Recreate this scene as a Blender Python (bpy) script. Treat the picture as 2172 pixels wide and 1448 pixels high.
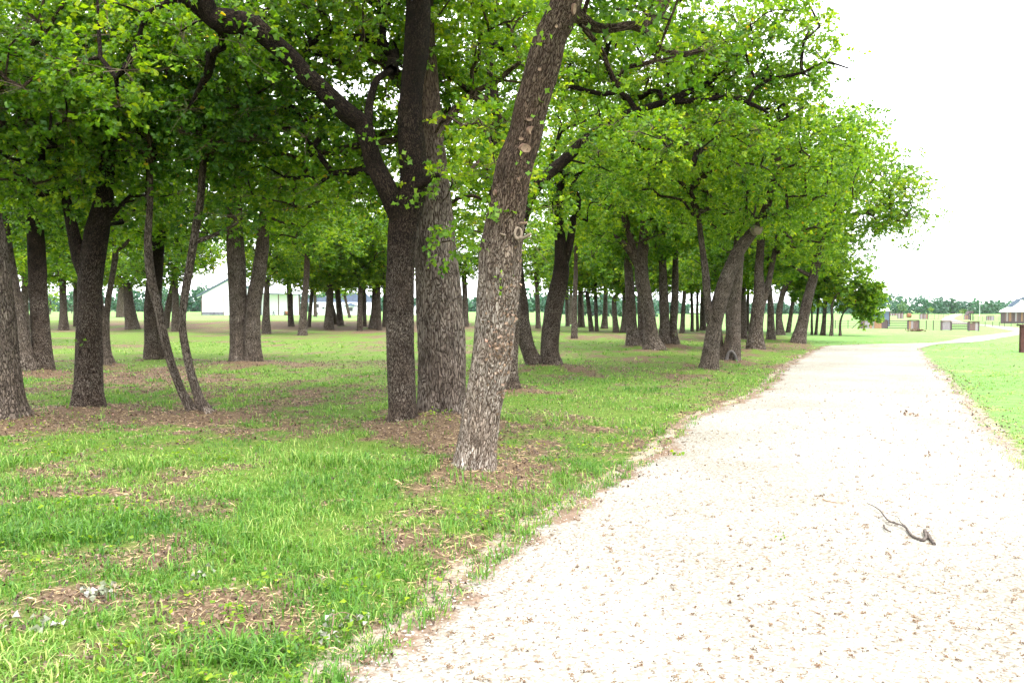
import bpy, math, random
import numpy as np
from mathutils import Vector

SC = bpy.context.scene
HAZE = True
for o in list(bpy.data.objects): bpy.data.objects.remove(o)
R = math.radians

# ------------------------------------------------------------------ camera, sky, sun, exposure
F = 1810.0; CX, CY = 1086.0, 724.0; HOR = 655.0; CAMZ = 1.6
PITCH = math.atan((CY - HOR) / F)
cam_d = bpy.data.cameras.new('camera'); cam = bpy.data.objects.new('camera', cam_d)
SC.collection.objects.link(cam); SC.camera = cam
cam.location = (0, 0, CAMZ); cam.rotation_euler = (R(90) - PITCH, 0, 0)
cam_d.sensor_width = 36; cam_d.lens = 36 * F / 2172.0
cam_d.clip_start = 0.05; cam_d.clip_end = 6000

SUN_EL, SUN_AZ = 58, 140          # azimuth clockwise from +Y (view direction)
world = bpy.data.worlds.new('World'); SC.world = world; world.use_nodes = True
wn = world.node_tree; wn.nodes.clear()
wo = wn.nodes.new('ShaderNodeOutputWorld'); bg = wn.nodes.new('ShaderNodeBackground')
sky = wn.nodes.new('ShaderNodeTexSky'); sky.sky_type = 'NISHITA'; sky.sun_disc = False
sky.sun_elevation = R(SUN_EL); sky.sun_rotation = R(SUN_AZ)
sky.air_density = 1.0; sky.dust_density = 1.0; sky.ozone_density = 1.0
hs = wn.nodes.new('ShaderNodeHueSaturation'); hs.inputs['Saturation'].default_value = 0.12
# overcast: the bright even cloud cover under the sky colour
cl = wn.nodes.new('ShaderNodeMix'); cl.data_type = 'RGBA'; cl.inputs['Factor'].default_value = .75; cl.inputs['B'].default_value = (8.6, 8.8, 9.2, 1)
wn.links.new(sky.outputs[0], hs.inputs['Color']); wn.links.new(hs.outputs[0], cl.inputs['A']); wn.links.new(cl.outputs['Result'], bg.inputs['Color'])
bg.inputs['Strength'].default_value = 0.15
wn.links.new(bg.outputs[0], wo.inputs['Surface'])
sd = bpy.data.lights.new('sun', 'SUN'); sd.energy = 1.5; sd.angle = R(14); sd.color = (1, 0.97, 0.92)
so = bpy.data.objects.new('sun', sd); SC.collection.objects.link(so)
sdir = Vector((math.sin(R(SUN_AZ)) * math.cos(R(SUN_EL)), math.cos(R(SUN_AZ)) * math.cos(R(SUN_EL)), math.sin(R(SUN_EL))))
so.rotation_euler = sdir.to_track_quat('Z', 'Y').to_euler(); so.location = sdir * 50
vs = SC.view_settings; vs.view_transform = 'Standard'; vs.look = 'None'; vs.gamma = 1; vs.use_curve_mapping = False
vs.exposure = 2.0
cy = SC.cycles
cy.max_bounces = 7; cy.diffuse_bounces = 5; cy.glossy_bounces = 2; cy.transmission_bounces = 2; cy.transparent_max_bounces = 4
cy.volume_bounces = 1; cy.sample_clamp_indirect = 8; cy.caustics_reflective = False; cy.caustics_refractive = False
cy.use_denoising = True
cy.use_adaptive_sampling = True; cy.adaptive_threshold = 0.02

# ------------------------------------------------------------------ helpers
def ss(t):
    t = np.clip(t, 0, 1); return t * t * (3 - 2 * t)

def hash2(i, j, s):
    h = (i * 374761393 + j * 668265263 + s * 974634777) & 0x7fffffff
    h = ((h ^ (h >> 13)) * 1274126177) & 0x7fffffff
    return ((h ^ (h >> 16)) & 0xffff) / 65535.0

def noise2(x, y, s=0):
    x = np.asarray(x, float); y = np.asarray(y, float)
    i = np.floor(x).astype(np.int64); j = np.floor(y).astype(np.int64)
    u = ss(x - i); v = ss(y - j)
    a = hash2(i, j, s); b = hash2(i + 1, j, s); c = hash2(i, j + 1, s); d = hash2(i + 1, j + 1, s)
    return (a * (1 - u) + b * u) * (1 - v) + (c * (1 - u) + d * u) * v

def fbm(x, y, s=0, n=4):
    t = 0; a = 0.5
    for k in range(n):
        t = t + a * noise2(x * 2 ** k + 17 * k, y * 2 ** k + 31 * k, s + k); a *= 0.5
    return t / (1 - 0.5 ** n)

def terr(x, y):
    x = np.asarray(x, float); y = np.asarray(y, float)
    prof = np.interp(y, [-50, 25, 50, 80, 109, 150, 220, 300, 400, 600, 1000], [0, 0, -.18, -.55, -.9, -1.4, -2.1, -2.5, -2.3, -1.4, -1.2])
    m = ss((x - 12) / 26.0)
    berm = .55 * ss((y - 60 - 2 * np.sin(x * .09)) / 16) * (1 - .65 * ss((y - 105) / 70)) * ss((5 - x) / 12)
    return prof * m + berm

FW = np.array([0, math.cos(PITCH), -math.sin(PITCH)]); UP = np.array([0, math.sin(PITCH), math.cos(PITCH)])
def ray(px, py):
    return FW + np.array([(px - CX) / F, 0, 0]) + UP * ((CY - py) / F)
def at(px, py):
    """ground point seen at a picture position"""
    d = ray(px, py); t = 2.0; pt = t
    while t < 2500:
        p = d * t
        if CAMZ + p[2] < terr(p[0], p[1]): break
        pt = t; t *= 1.03
    lo, hi = pt, t
    for _ in range(30):
        m = (lo + hi) / 2; p = d * m
        if CAMZ + p[2] < terr(p[0], p[1]): hi = m
        else: lo = m
    p = d * hi
    return np.array([p[0], p[1], CAMZ + p[2]])
def pt(px, py, Y):
    d = ray(px, py); t = Y / d[1]; return np.array([d[0] * t, Y, CAMZ + d[2] * t])

def mesh_np(name, V, Fc, mats, attrs=None, smooth=False, uv=None, midx=None):
    """V (n,3); Fc (m,k) int array or list of such arrays with k=3/4"""
    me = bpy.data.meshes.new(name)
    V = np.asarray(V, np.float32)
    if not isinstance(Fc, (list, tuple)): Fc = [Fc]
    Fc = [np.asarray(f, np.int32) for f in Fc if len(f)]
    nl = sum(f.size for f in Fc); nf = sum(len(f) for f in Fc)
    me.vertices.add(len(V)); me.vertices.foreach_set('co', V.ravel())
    me.loops.add(nl); me.loops.foreach_set('vertex_index', np.concatenate([f.ravel() for f in Fc]))
    me.polygons.add(nf)
    tot = np.concatenate([np.full(len(f), f.shape[1], np.int32) for f in Fc])
    st = np.concatenate([[0], np.cumsum(tot)[:-1]]).astype(np.int32)
    me.polygons.foreach_set('loop_start', st)
    if smooth: me.polygons.foreach_set('use_smooth', np.ones(nf, bool))
    else: me.polygons.foreach_set('use_smooth', np.zeros(nf, bool))
    for m in mats: me.materials.append(m)
    if midx is not None: me.polygons.foreach_set('material_index', np.asarray(midx, np.int32))
    if attrs:
        for k, a in attrs.items():
            a = np.asarray(a, np.float32)
            if a.ndim == 1:
                at_ = me.attributes.new(k, 'FLOAT', 'POINT'); at_.data.foreach_set('value', a)
            else:
                at_ = me.attributes.new(k, 'FLOAT_VECTOR', 'POINT'); at_.data.foreach_set('vector', a.ravel())
    me.update(calc_edges=True)
    return me

def link(name, data, parent=None, kind=None, label=None, cat=None, group=None, loc=None):
    o = bpy.data.objects.new(name, data); SC.collection.objects.link(o)
    if parent is not None: o.parent = parent
    if loc is not None: o.location = loc
    if kind: o['kind'] = kind
    if label: o['label'] = label
    if cat: o['category'] = cat
    if group: o['group'] = group
    return o

def empty(name, loc, label, cat, group=None, rz=0):
    o = link(name, None, label=label, cat=cat, group=group, loc=tuple(loc)); o.rotation_euler.z = rz
    return o

class MB:
    """collects boxes, prisms and tubes, builds one mesh"""
    def __init__(s): s.v = []; s.q = []; s.t = []; s.n = 0
    def add(s, v, q=(), t=()):
        s.v.append(np.asarray(v, float))
        if len(q): s.q.append(np.asarray(q) + s.n)
        if len(t): s.t.append(np.asarray(t) + s.n)
        s.n += len(v); return s
    def box(s, x0, x1, y0, y1, z0, z1):
        v = [(x, y, z) for z in (z0, z1) for y in (y0, y1) for x in (x0, x1)]
        return s.add(v, [(0, 2, 3, 1), (4, 5, 7, 6), (0, 1, 5, 4), (2, 6, 7, 3), (0, 4, 6, 2), (1, 3, 7, 5)])
    def prism(s, prof, y0, y1):
        """prof list of (x,z) counter-clockwise seen from -y"""
        n = len(prof)
        v = [(x, y0, z) for x, z in prof] + [(x, y1, z) for x, z in prof]
        s.add(v, [(i, i + n, (i + 1) % n + n, (i + 1) % n) for i in range(n)])
        k = s.n - 2 * n
        s.t.append(np.array([(0, i, i + 1) for i in range(1, n - 1)]) + k)
        s.t.append(np.array([(n, n + i + 1, n + i) for i in range(1, n - 1)]) + k)
        return s
    def tube(s, P, rad, k=8):
        V, Q, _ = tube(P, rad, k); s.add(V, Q)
        return s
    def build(s, name, mats, parent=None, smooth=False, attrs=None, **kw):
        V = np.concatenate(s.v); f = []
        if s.q: f.append(np.concatenate(s.q))
        if s.t: f.append(np.concatenate(s.t))
        me = mesh_np(name, V, f, mats if isinstance(mats, list) else [mats], smooth=smooth, attrs=attrs)
        return link(name, me, parent, **kw)

def frames(P):
    P = np.asarray(P, float); T = np.gradient(P, axis=0)
    T /= np.linalg.norm(T, axis=1)[:, None] + 1e-9
    ref = np.array([0.0, 1, 0.1]) if abs(T[0][1]) < .9 else np.array([1.0, 0, 0])
    U = np.zeros_like(P); u = ref - T[0] * ref.dot(T[0]); u /= np.linalg.norm(u)
    for i in range(len(P)):
        u = u - T[i] * u.dot(T[i]); u /= np.linalg.norm(u) + 1e-9; U[i] = u
    return T, U, np.cross(T, U)

def tube(P, rad, k=8, rfun=None, cap=True):
    P = np.asarray(P, float); rad = np.asarray(rad, float); n = len(P)
    T, U, W = frames(P)
    th = np.linspace(0, 2 * np.pi, k, endpoint=False)
    L = np.concatenate([[0], np.cumsum(np.linalg.norm(np.diff(P, axis=0), axis=1))])
    rr = rad[:, None] * np.ones((1, k))
    if rfun is not None: rr = rr * rfun(th[None, :], L[:, None])
    V = P[:, None, :] + rr[..., None] * (np.cos(th)[None, :, None] * U[:, None, :] + np.sin(th)[None, :, None] * W[:, None, :])
    B = np.stack([np.cos(th)[None, :] * np.mean(rad) * np.ones((n, 1)), np.sin(th)[None, :] * np.mean(rad) * np.ones((n, 1)), L[:, None] * np.ones((1, k))], -1)
    V = V.reshape(-1, 3); B = B.reshape(-1, 3)
    i = np.arange(n - 1)[:, None] * k; j = np.arange(k)[None, :]; j2 = (j + 1) % k
    Q = np.stack([i + j, i + j2, i + k + j2, i + k + j], -1).reshape(-1, 4)
    return V, Q, B

def spline(P, step):
    """Catmull-Rom resample; P (n,d)"""
    P = np.asarray(P, float); n = len(P)
    if n < 3:
        m = max(2, int(np.linalg.norm(P[-1][:3] - P[0][:3]) / step) + 1)
        t = np.linspace(0, 1, m)[:, None]; return P[0] * (1 - t) + P[-1] * t
    out = []
    for i in range(n - 1):
        p0 = P[i - 1] if i > 0 else 2 * P[0] - P[1]; p1, p2 = P[i], P[i + 1]
        p3 = P[i + 2] if i + 2 < n else 2 * P[-1] - P[-2]
        m = max(1, int(np.linalg.norm(p2[:3] - p1[:3]) / step))
        t = (np.arange(m) / m)[:, None]
        out.append(0.5 * (2 * p1 + (p2 - p0) * t + (2 * p0 - 5 * p1 + 4 * p2 - p3) * t ** 2 + (3 * p1 - 3 * p2 + p3 - p0) * t ** 3))
    out.append(P[-1:]); return np.concatenate(out)

# ------------------------------------------------------------------ materials
def mat(name):
    m = bpy.data.materials.new(name); m.use_nodes = True; nt = m.node_tree; nt.nodes.clear()
    o = nt.nodes.new('ShaderNodeOutputMaterial'); return m, nt, o
def N(nt, t, **kw):
    n = nt.nodes.new(t)
    for k, v in kw.items():
        if k in ('op',): n.operation = v
        elif k == 'ins':
            for a, b in v.items(): n.inputs[a].default_value = b
        else: setattr(n, k, v)
    return n
def ramp(nt, src, stops, interp='LINEAR'):
    r = nt.nodes.new('ShaderNodeValToRGB'); r.color_ramp.interpolation = interp
    e = r.color_ramp.elements
    while len(e) < len(stops): e.new(0.5)
    for k, (p, c) in enumerate(stops):
        e[k].position = p; e[k].color = (*c, 1) if len(c) == 3 else c
    nt.links.new(src, r.inputs[0]); return r
def mixc(nt, fac, a, b, mode='MIX'):
    m = nt.nodes.new('ShaderNodeMix'); m.data_type = 'RGBA'; m.blend_type = mode
    for s, v in ((m.inputs['Factor'], fac), (m.inputs['A'], a), (m.inputs['B'], b)):
        if isinstance(v, (int, float)): s.default_value = v
        elif isinstance(v, tuple): s.default_value = (*v, 1)
        else: nt.links.new(v, s)
    return m.outputs['Result']
def math_(nt, op, a, b=None, c=None):
    m = nt.nodes.new('ShaderNodeMath'); m.operation = op
    for i, v in enumerate((a, b, c)):
        if v is None: continue
        if isinstance(v, (int, float)): m.inputs[i].default_value = v
        else: nt.links.new(v, m.inputs[i])
    return m.outputs[0]
def bsdf(nt, o, col, rough=0.8, bump=None, spec=0.3, metal=0):
    b = nt.nodes.new('ShaderNodeBsdfPrincipled')
    if isinstance(col, tuple): b.inputs['Base Color'].default_value = (*col, 1)
    else: nt.links.new(col, b.inputs['Base Color'])
    b.inputs['Roughness'].default_value = rough; b.inputs['Specular IOR Level'].default_value = spec
    b.inputs['Metallic'].default_value = metal
    if bump is not None: nt.links.new(bump, b.inputs['Normal'])
    nt.links.new(b.outputs[0], o.inputs['Surface']); return b
def bump(nt, h, strength, dist):
    b = nt.nodes.new('ShaderNodeBump'); b.inputs['Strength'].default_value = strength; b.inputs['Distance'].default_value = dist
    nt.links.new(h, b.inputs['Height']); return b.outputs[0]

def m_simple(name, c, rough=.7, var=.25, scale=6, metal=0, spec=.3):
    m, nt, o = mat(name)
    tc = N(nt, 'ShaderNodeTexCoord'); nz = N(nt, 'ShaderNodeTexNoise', ins={'Scale': scale, 'Detail': 5})
    nt.links.new(tc.outputs['Object'], nz.inputs['Vector'])
    r = ramp(nt, nz.outputs[0], [(.3, tuple(x * (1 - var) for x in c)), (.7, tuple(min(1, x * (1 + var)) for x in c))])
    bsdf(nt, o, r.outputs[0], rough, bump(nt, nz.outputs[0], .2, .01), spec, metal); return m

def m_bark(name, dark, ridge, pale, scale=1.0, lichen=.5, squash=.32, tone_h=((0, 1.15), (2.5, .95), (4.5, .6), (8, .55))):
    m, nt, o = mat(name)
    a = N(nt, 'ShaderNodeAttribute', attribute_name='bark')
    mp = N(nt, 'ShaderNodeMapping'); mp.inputs['Scale'].default_value = (1, 1, squash)
    nt.links.new(a.outputs['Vector'], mp.inputs['Vector'])
    wn_ = N(nt, 'ShaderNodeTexNoise', ins={'Scale': 9 * scale, 'Detail': 3}); nt.links.new(mp.outputs[0], wn_.inputs['Vector'])
    ma = N(nt, 'ShaderNodeVectorMath', operation='SCALE'); ma.inputs['Scale'].default_value = .12
    nt.links.new(wn_.outputs['Color'], ma.inputs[0])
    ad = N(nt, 'ShaderNodeVectorMath', operation='ADD'); nt.links.new(mp.outputs[0], ad.inputs[0]); nt.links.new(ma.outputs[0], ad.inputs[1])
    v1 = N(nt, 'ShaderNodeTexVoronoi', feature='DISTANCE_TO_EDGE', ins={'Scale': 27 * scale}); nt.links.new(ad.outputs[0], v1.inputs['Vector'])
    v2 = N(nt, 'ShaderNodeTexVoronoi', feature='DISTANCE_TO_EDGE', ins={'Scale': 60 * scale}); nt.links.new(ad.outputs[0], v2.inputs['Vector'])
    vc = N(nt, 'ShaderNodeTexVoronoi', ins={'Scale': 27 * scale}); nt.links.new(ad.outputs[0], vc.inputs['Vector'])
    n2 = N(nt, 'ShaderNodeTexNoise', ins={'Scale': 60 * scale, 'Detail': 6}); nt.links.new(a.outputs['Vector'], n2.inputs['Vector'])
    n3 = N(nt, 'ShaderNodeTexNoise', ins={'Scale': 2.2, 'Detail': 4}); nt.links.new(a.outputs['Vector'], n3.inputs['Vector'])
    e1 = ramp(nt, v1.outputs['Distance'], [(.0, (0, 0, 0)), (.20, (1, 1, 1))]).outputs[0]
    e2 = ramp(nt, v2.outputs['Distance'], [(.0, (0, 0, 0)), (.25, (1, 1, 1))]).outputs[0]
    h = math_(nt, 'MULTIPLY_ADD', e2, .35, math_(nt, 'MULTIPLY_ADD', n2.outputs[0], .5, e1))
    col = ramp(nt, e1, [(.0, dark), (.35, tuple(.5 * (p + q) for p, q in zip(dark, ridge))), (.8, ridge)]).outputs[0]
    tone = ramp(nt, vc.outputs['Color'], [(.1, (.75, .74, .73)), (.9, (1.25, 1.22, 1.18))]).outputs[0]
    col = mixc(nt, 1.0, col, tone, 'MULTIPLY')
    pm = ramp(nt, math_(nt, 'MULTIPLY', math_(nt, 'MULTIPLY_ADD', n3.outputs[0], .7, math_(nt, 'MULTIPLY', n2.outputs[0], .6)), e1), [(.62 - .2 * lichen, (0, 0, 0)), (.80 - .2 * lichen, (1, 1, 1))]).outputs[0]
    col = mixc(nt, math_(nt, 'MULTIPLY', pm, .7), col, pale)
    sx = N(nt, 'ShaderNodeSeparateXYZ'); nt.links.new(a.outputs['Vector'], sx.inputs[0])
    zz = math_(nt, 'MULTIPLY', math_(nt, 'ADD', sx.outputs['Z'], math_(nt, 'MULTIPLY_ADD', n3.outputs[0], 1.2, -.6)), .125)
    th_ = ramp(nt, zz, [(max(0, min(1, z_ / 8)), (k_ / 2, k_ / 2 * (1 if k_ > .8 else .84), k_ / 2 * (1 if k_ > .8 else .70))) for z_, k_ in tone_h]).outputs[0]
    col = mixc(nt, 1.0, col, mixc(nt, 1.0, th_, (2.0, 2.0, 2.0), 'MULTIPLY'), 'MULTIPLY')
    n5 = N(nt, 'ShaderNodeTexNoise', ins={'Scale': 5, 'Detail': 6, 'Roughness': .7}); nt.links.new(a.outputs['Vector'], n5.inputs['Vector'])
    col = mixc(nt, 1.0, col, ramp(nt, n5.outputs[0], [(.3, (.6, .58, .55)), (.7, (1.4, 1.4, 1.4))]).outputs[0], 'MULTIPLY')
    bsdf(nt, o, col, .95, bump(nt, h, 1.0, .045 / scale), .12); return m

def m_leaf(name, c0, c1, c2, trans=.45, tcol=None):
    m, nt, o = mat(name)
    a = N(nt, 'ShaderNodeAttribute', attribute_name='tint')
    col = ramp(nt, a.outputs['Fac'], [(0, c0), (.55, c1), (.93, c2), (1.0, (c2[0] * 1.5, c2[1] * .75, c2[2]))]).outputs[0]
    d = N(nt, 'ShaderNodeBsdfPrincipled'); nt.links.new(col, d.inputs['Base Color'])
    d.inputs['Roughness'].default_value = .5; d.inputs['Specular IOR Level'].default_value = .35
    t = N(nt, 'ShaderNodeBsdfTranslucent')
    tc = mixc(nt, 1.0, col, tcol or (2.2, 2.0, .6), 'MULTIPLY'); nt.links.new(tc, t.inputs['Color'])
    mx = N(nt, 'ShaderNodeMixShader'); mx.inputs[0].default_value = trans
    nt.links.new(d.outputs[0], mx.inputs[1]); nt.links.new(t.outputs[0], mx.inputs[2])
    nt.links.new(mx.outputs[0], o.inputs['Surface']); return m

M = {}
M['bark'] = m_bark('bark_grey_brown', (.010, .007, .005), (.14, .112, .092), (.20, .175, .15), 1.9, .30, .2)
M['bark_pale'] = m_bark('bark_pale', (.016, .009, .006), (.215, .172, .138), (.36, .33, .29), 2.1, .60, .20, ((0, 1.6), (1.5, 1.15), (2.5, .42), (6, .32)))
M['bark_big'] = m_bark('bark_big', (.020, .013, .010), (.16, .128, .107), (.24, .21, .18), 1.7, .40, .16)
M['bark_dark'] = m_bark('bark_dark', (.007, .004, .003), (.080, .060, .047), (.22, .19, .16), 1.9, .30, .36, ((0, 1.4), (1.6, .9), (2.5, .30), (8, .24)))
M['bark_far'] = m_bark('bark_far', (.028, .020, .015), (.115, .092, .075), (.19, .165, .145), 1.0, .3, .3)
M['twig'] = m_simple('twig_grey', (.10, .075, .05), .9, .3, 30)
M['leaf'] = m_leaf('leaf_green', (.022, .070, .005), (.080, .175, .007), (.19, .29, .012), .48)
M['leaf_bright'] = m_leaf('leaf_bright', (.030, .092, .006), (.105, .205, .009), (.24, .33, .014), .46)
M['leaf_dark'] = m_leaf('leaf_dark', (.014, .052, .008), (.048, .122, .010), (.11, .20, .012), .45)  # darker copy of the leaf green; paints canopy shade into the left oaks
M['leaf_far'] = m_leaf('leaf_far', (.008, .050, .028), (.020, .088, .042), (.045, .13, .045), .25, (1.2, 1.2, .8))  # blue of the distant haze is mixed into this leaf colour
M['grass'] = m_leaf('grass_blade', (.035, .110, .014), (.105, .235, .024), (.33, .39, .12), .3, (1.5, 1.5, .7))
M['drygrass'] = m_simple('dry_grass', (.42, .31, .16), .9, .3, 20)
M['deadleaf'] = m_leaf('dead_leaf', (.035, .020, .013), (.125, .078, .050), (.29, .20, .135), .15, (1, .9, .7))
M['debris'] = m_leaf('debris', (.045, .024, .012), (.15, .075, .032), (.24, .16, .09), .1, (1, 1, .7))
M['paleleaf'] = m_leaf('wilted_leaf', (.12, .14, .07), (.18, .20, .13), (.36, .35, .30), .2, (1, 1, .9))
M['cut'] = m_simple('cut_wood', (.15, .10, .065), .8, .25, 40)
M['callus'] = m_simple('callus_wood', (.16, .125, .09), .8, .25, 30)
M['pale_root'] = m_simple('pale_root', (.085, .075, .07), .9, .35, 12)
M['bark_branch'] = m_simple('branch_bark', (.075, .06, .05), .9, .5, 40)
M['cut_dark'] = m_simple('orange_twig', (.26, .14, .06), .9, .3, 20)
M['redwood'] = m_simple('red_board', (.06, .022, .018), .8, .35, 12)
M['redwood_dark'] = m_simple('dark_red_board', (.06, .03, .025), .8, .3, 12)
M['stone'] = m_simple('pebble', (.42, .39, .34), .9, .25, 3)
M['white_metal'] = m_simple('white_metal', (.78, .79, .80), .5, .05, .3)
M['blue_metal'] = m_simple('blue_grey_metal', (.085, .11, .17), .5, .12, .5)
M['dark_trim'] = m_simple('dark_trim', (.05, .075, .085), .6, .1)
M['roof_grey'] = m_simple('roof_shingle', (.08, .10, .15), .8, .2, 1)
M['brown_trim'] = m_simple('brown_trim', (.06, .032, .024), .7, .2)
M['glass'] = m_simple('dark_glass', (.05, .06, .07), .15, .1)
M['pipe'] = m_simple('pipe_steel', (.03, .022, .02), .6, .3)
M['rubber'] = m_simple('rubber', (.02, .02, .02), .8, .2)
M['paint'] = m_simple('white_paint', (.8, .8, .8), .3, .03)
M['hay'] = m_simple('hay', (.17, .075, .035), .95, .3, 6)
M['stonewall'] = m_simple('grey_stone', (.11, .11, .13), .9, .3, 2)
for i, c in enumerate([(.14, .09, .082), (.22, .19, .21), (.25, .14, .08), (.09, .065, .07), (.28, .25, .26)]):
    m, nt, o = mat('board_%d' % i)
    tc = N(nt, 'ShaderNodeTexCoord'); mp = N(nt, 'ShaderNodeMapping'); mp.inputs['Scale'].default_value = (14, 14, 1.2)
    nt.links.new(tc.outputs['Object'], mp.inputs[0]); nz = N(nt, 'ShaderNodeTexNoise', ins={'Scale': 3, 'Detail': 6}); nt.links.new(mp.outputs[0], nz.inputs['Vector'])
    r = ramp(nt, nz.outputs[0], [(.3, tuple(x * .6 for x in c)), (.7, tuple(x * 1.25 for x in c))])
    bsdf(nt, o, r.outputs[0], .9, bump(nt, nz.outputs[0], .4, .01)); M['board%d' % i] = m

# ground
m, nt, o = mat('grass_ground'); M['ground'] = m
tc = N(nt, 'ShaderNodeTexCoord'); at_l = N(nt, 'ShaderNodeAttribute', attribute_name='litter'); at_o = N(nt, 'ShaderNodeAttribute', attribute_name='open')
def nz(scale, det=6, rough=.6, sock='Object'):
    n = N(nt, 'ShaderNodeTexNoise', ins={'Scale': scale, 'Detail': det, 'Roughness': rough}); nt.links.new(tc.outputs[sock], n.inputs['Vector']); return n.outputs[0]
n_f = nz(38, 5, .7); n_m = nz(3.2, 6); n_l = nz(.22, 5); n_s = nz(11, 6, .7); n_vl = nz(.035, 5)
brown = ramp(nt, n_f, [(.25, (.038, .023, .014)), (.5, (.115, .076, .046)), (.75, (.27, .195, .125))]).outputs[0]
green = ramp(nt, n_f, [(.28, (.028, .055, .010)), (.5, (.085, .142, .020)), (.72, (.18, .225, .055))]).outputs[0]
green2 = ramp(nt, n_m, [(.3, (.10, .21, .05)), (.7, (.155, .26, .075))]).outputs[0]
lf = math_(nt, 'ADD', at_l.outputs['Fac'], math_(nt, 'MULTIPLY_ADD', n_s, .9, -.45))
lf = math_(nt, 'ADD', lf, math_(nt, 'MULTIPLY_ADD', n_m, .5, -.25))
lm = ramp(nt, lf, [(.22, (0, 0, 0)), (.60, (1, 1, 1))]).outputs[0]
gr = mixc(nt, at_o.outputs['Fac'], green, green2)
tan_ = ramp(nt, math_(nt, 'MULTIPLY_ADD', n_l, .7, math_(nt, 'MULTIPLY', n_m, .3)), [(.54, (0, 0, 0)), (.66, (1, 1, 1))]).outputs[0]
gr = mixc(nt, math_(nt, 'MULTIPLY', tan_, math_(nt, 'MULTIPLY', at_o.outputs['Fac'], .6)), gr, (.33, .28, .15))
col = mixc(nt, lm, gr, brown)
at_e = N(nt, 'ShaderNodeAttribute', attribute_name='gravel'); n4g = nz(7, 6, .7)
gm_ = ramp(nt, math_(nt, 'ADD', at_e.outputs['Fac'], math_(nt, 'MULTIPLY_ADD', n4g, 1.6, -.8)), [(.55, (0, 0, 0)), (.75, (1, 1, 1))]).outputs[0]
col = mixc(nt, gm_, col, ramp(nt, n_f, [(.3, (.13, .085, .055)), (.5, (.30, .25, .19)), (.7, (.42, .37, .30))]).outputs[0])
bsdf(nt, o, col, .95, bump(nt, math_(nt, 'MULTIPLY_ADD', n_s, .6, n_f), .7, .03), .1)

# gravel
m, nt, o = mat('caliche_gravel'); M['road'] = m
tc = N(nt, 'ShaderNodeTexCoord'); ed = N(nt, 'ShaderNodeAttribute', attribute_name='edge')
v = N(nt, 'ShaderNodeTexVoronoi', ins={'Scale': 60, 'Randomness': 1}); nt.links.new(tc.outputs['Object'], v.inputs['Vector'])
v2 = N(nt, 'ShaderNodeTexVoronoi', ins={'Scale': 25, 'Randomness': 1}); nt.links.new(tc.outputs['Object'], v2.inputs['Vector'])
n1 = nz(1.2, 6); n2 = nz(22, 6, .75); n3 = nz(.35, 5); n4 = nz(7, 6, .7)
base = ramp(nt, v.outputs['Color'], [(.0, (.075, .055, .042)), (.18, (.165, .140, .112)), (.45, (.225, .210, .182)), (1, (.32, .31, .285))]).outputs[0]
patch = ramp(nt, n3, [(.36, (.89, .885, .83)), (.60, (1.2, 1.215, 1.18))]).outputs[0]
base = mixc(nt, 1.0, base, patch, 'MULTIPLY')
speck = ramp(nt, n2, [(.60, (0, 0, 0)), (.70, (1, 1, 1))]).outputs[0]
base = mixc(nt, math_(nt, 'MULTIPLY', speck, ramp(nt, n1, [(.35, (.1, .1, .1)), (.65, (.65, .65, .65))]).outputs[0]), base, (.13, .085, .05))
el = math_(nt, 'ADD', ed.outputs['Fac'], math_(nt, 'ADD', math_(nt, 'MULTIPLY_ADD', n4, 1.5, -.75), math_(nt, 'MULTIPLY_ADD', n1, .9, -.55)))
em = ramp(nt, el, [(.42, (0, 0, 0)), (.75, (1, 1, 1))]).outputs[0]
base = mixc(nt, math_(nt, 'MULTIPLY', em, .8), base, ramp(nt, n2, [(.3, (.075, .042, .026)), (.55, (.17, .10, .062)), (.75, (.30, .24, .18))]).outputs[0])
hh = math_(nt, 'MULTIPLY_ADD', v2.outputs['Distance'], -.8, math_(nt, 'MULTIPLY', n2, .6))
bsdf(nt, o, base, .95, bump(nt, math_(nt, 'MULTIPLY_ADD', v.outputs['Distance'], -.5, hh), .7, .012), .1)

# ------------------------------------------------------------------ the road (edges as polylines on the ground)
def gp(pts): return np.array([at(*p)[:2] for p in pts])
def resample(P, n):
    P = np.asarray(P, float); L = np.concatenate([[0], np.cumsum(np.linalg.norm(np.diff(P, axis=0), axis=1))]); t = np.linspace(0, L[-1], n)
    return np.stack([np.interp(t, L, P[:, k]) for k in range(P.shape[1])], 1)
L1 = np.concatenate([[(-3.3, -6), (-2.3, 0), (-1.6, 2.2)], gp([(665, 1448), (808, 1340), (950, 1260), (1010, 1195), (1130, 1110), (1250, 1042), (1380, 958), (1480, 880), (1605, 832), (1645, 792), (1700, 755), (1750, 733)])])
R1 = np.concatenate([[(3.6, -6), (3.9, 0), (4.2, 4)], gp([(2172, 975), (2120, 920), (2060, 860), (2009, 799), (1983, 777), (1961, 751), (1955, 739)])])
L2 = np.concatenate([gp([(1750, 733), (1850, 729.5), (1960, 727), (2004, 724), (2070, 712.5), (2141, 704.5)]), gp([(2185, 701)])])
R2 = np.concatenate([gp([(1955, 739), (1975, 733), (2004, 729), (2091, 723), (2163, 710)]), gp([(2200, 706)])])
La = gp([(2185, 701), (2161, 695.5), (2120, 691), (2075, 687), (2045, 682), (2030, 678.5), (2024, 675), (2032, 670), (2044, 666)])
Ra = gp([(2200, 706), (2161, 704), (2120, 697), (2075, 690), (2030, 687), (2004, 683), (1998, 676), (2010, 670), (2024, 666)])
def smooth2(P, step=.6): return spline(P, step)
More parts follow.
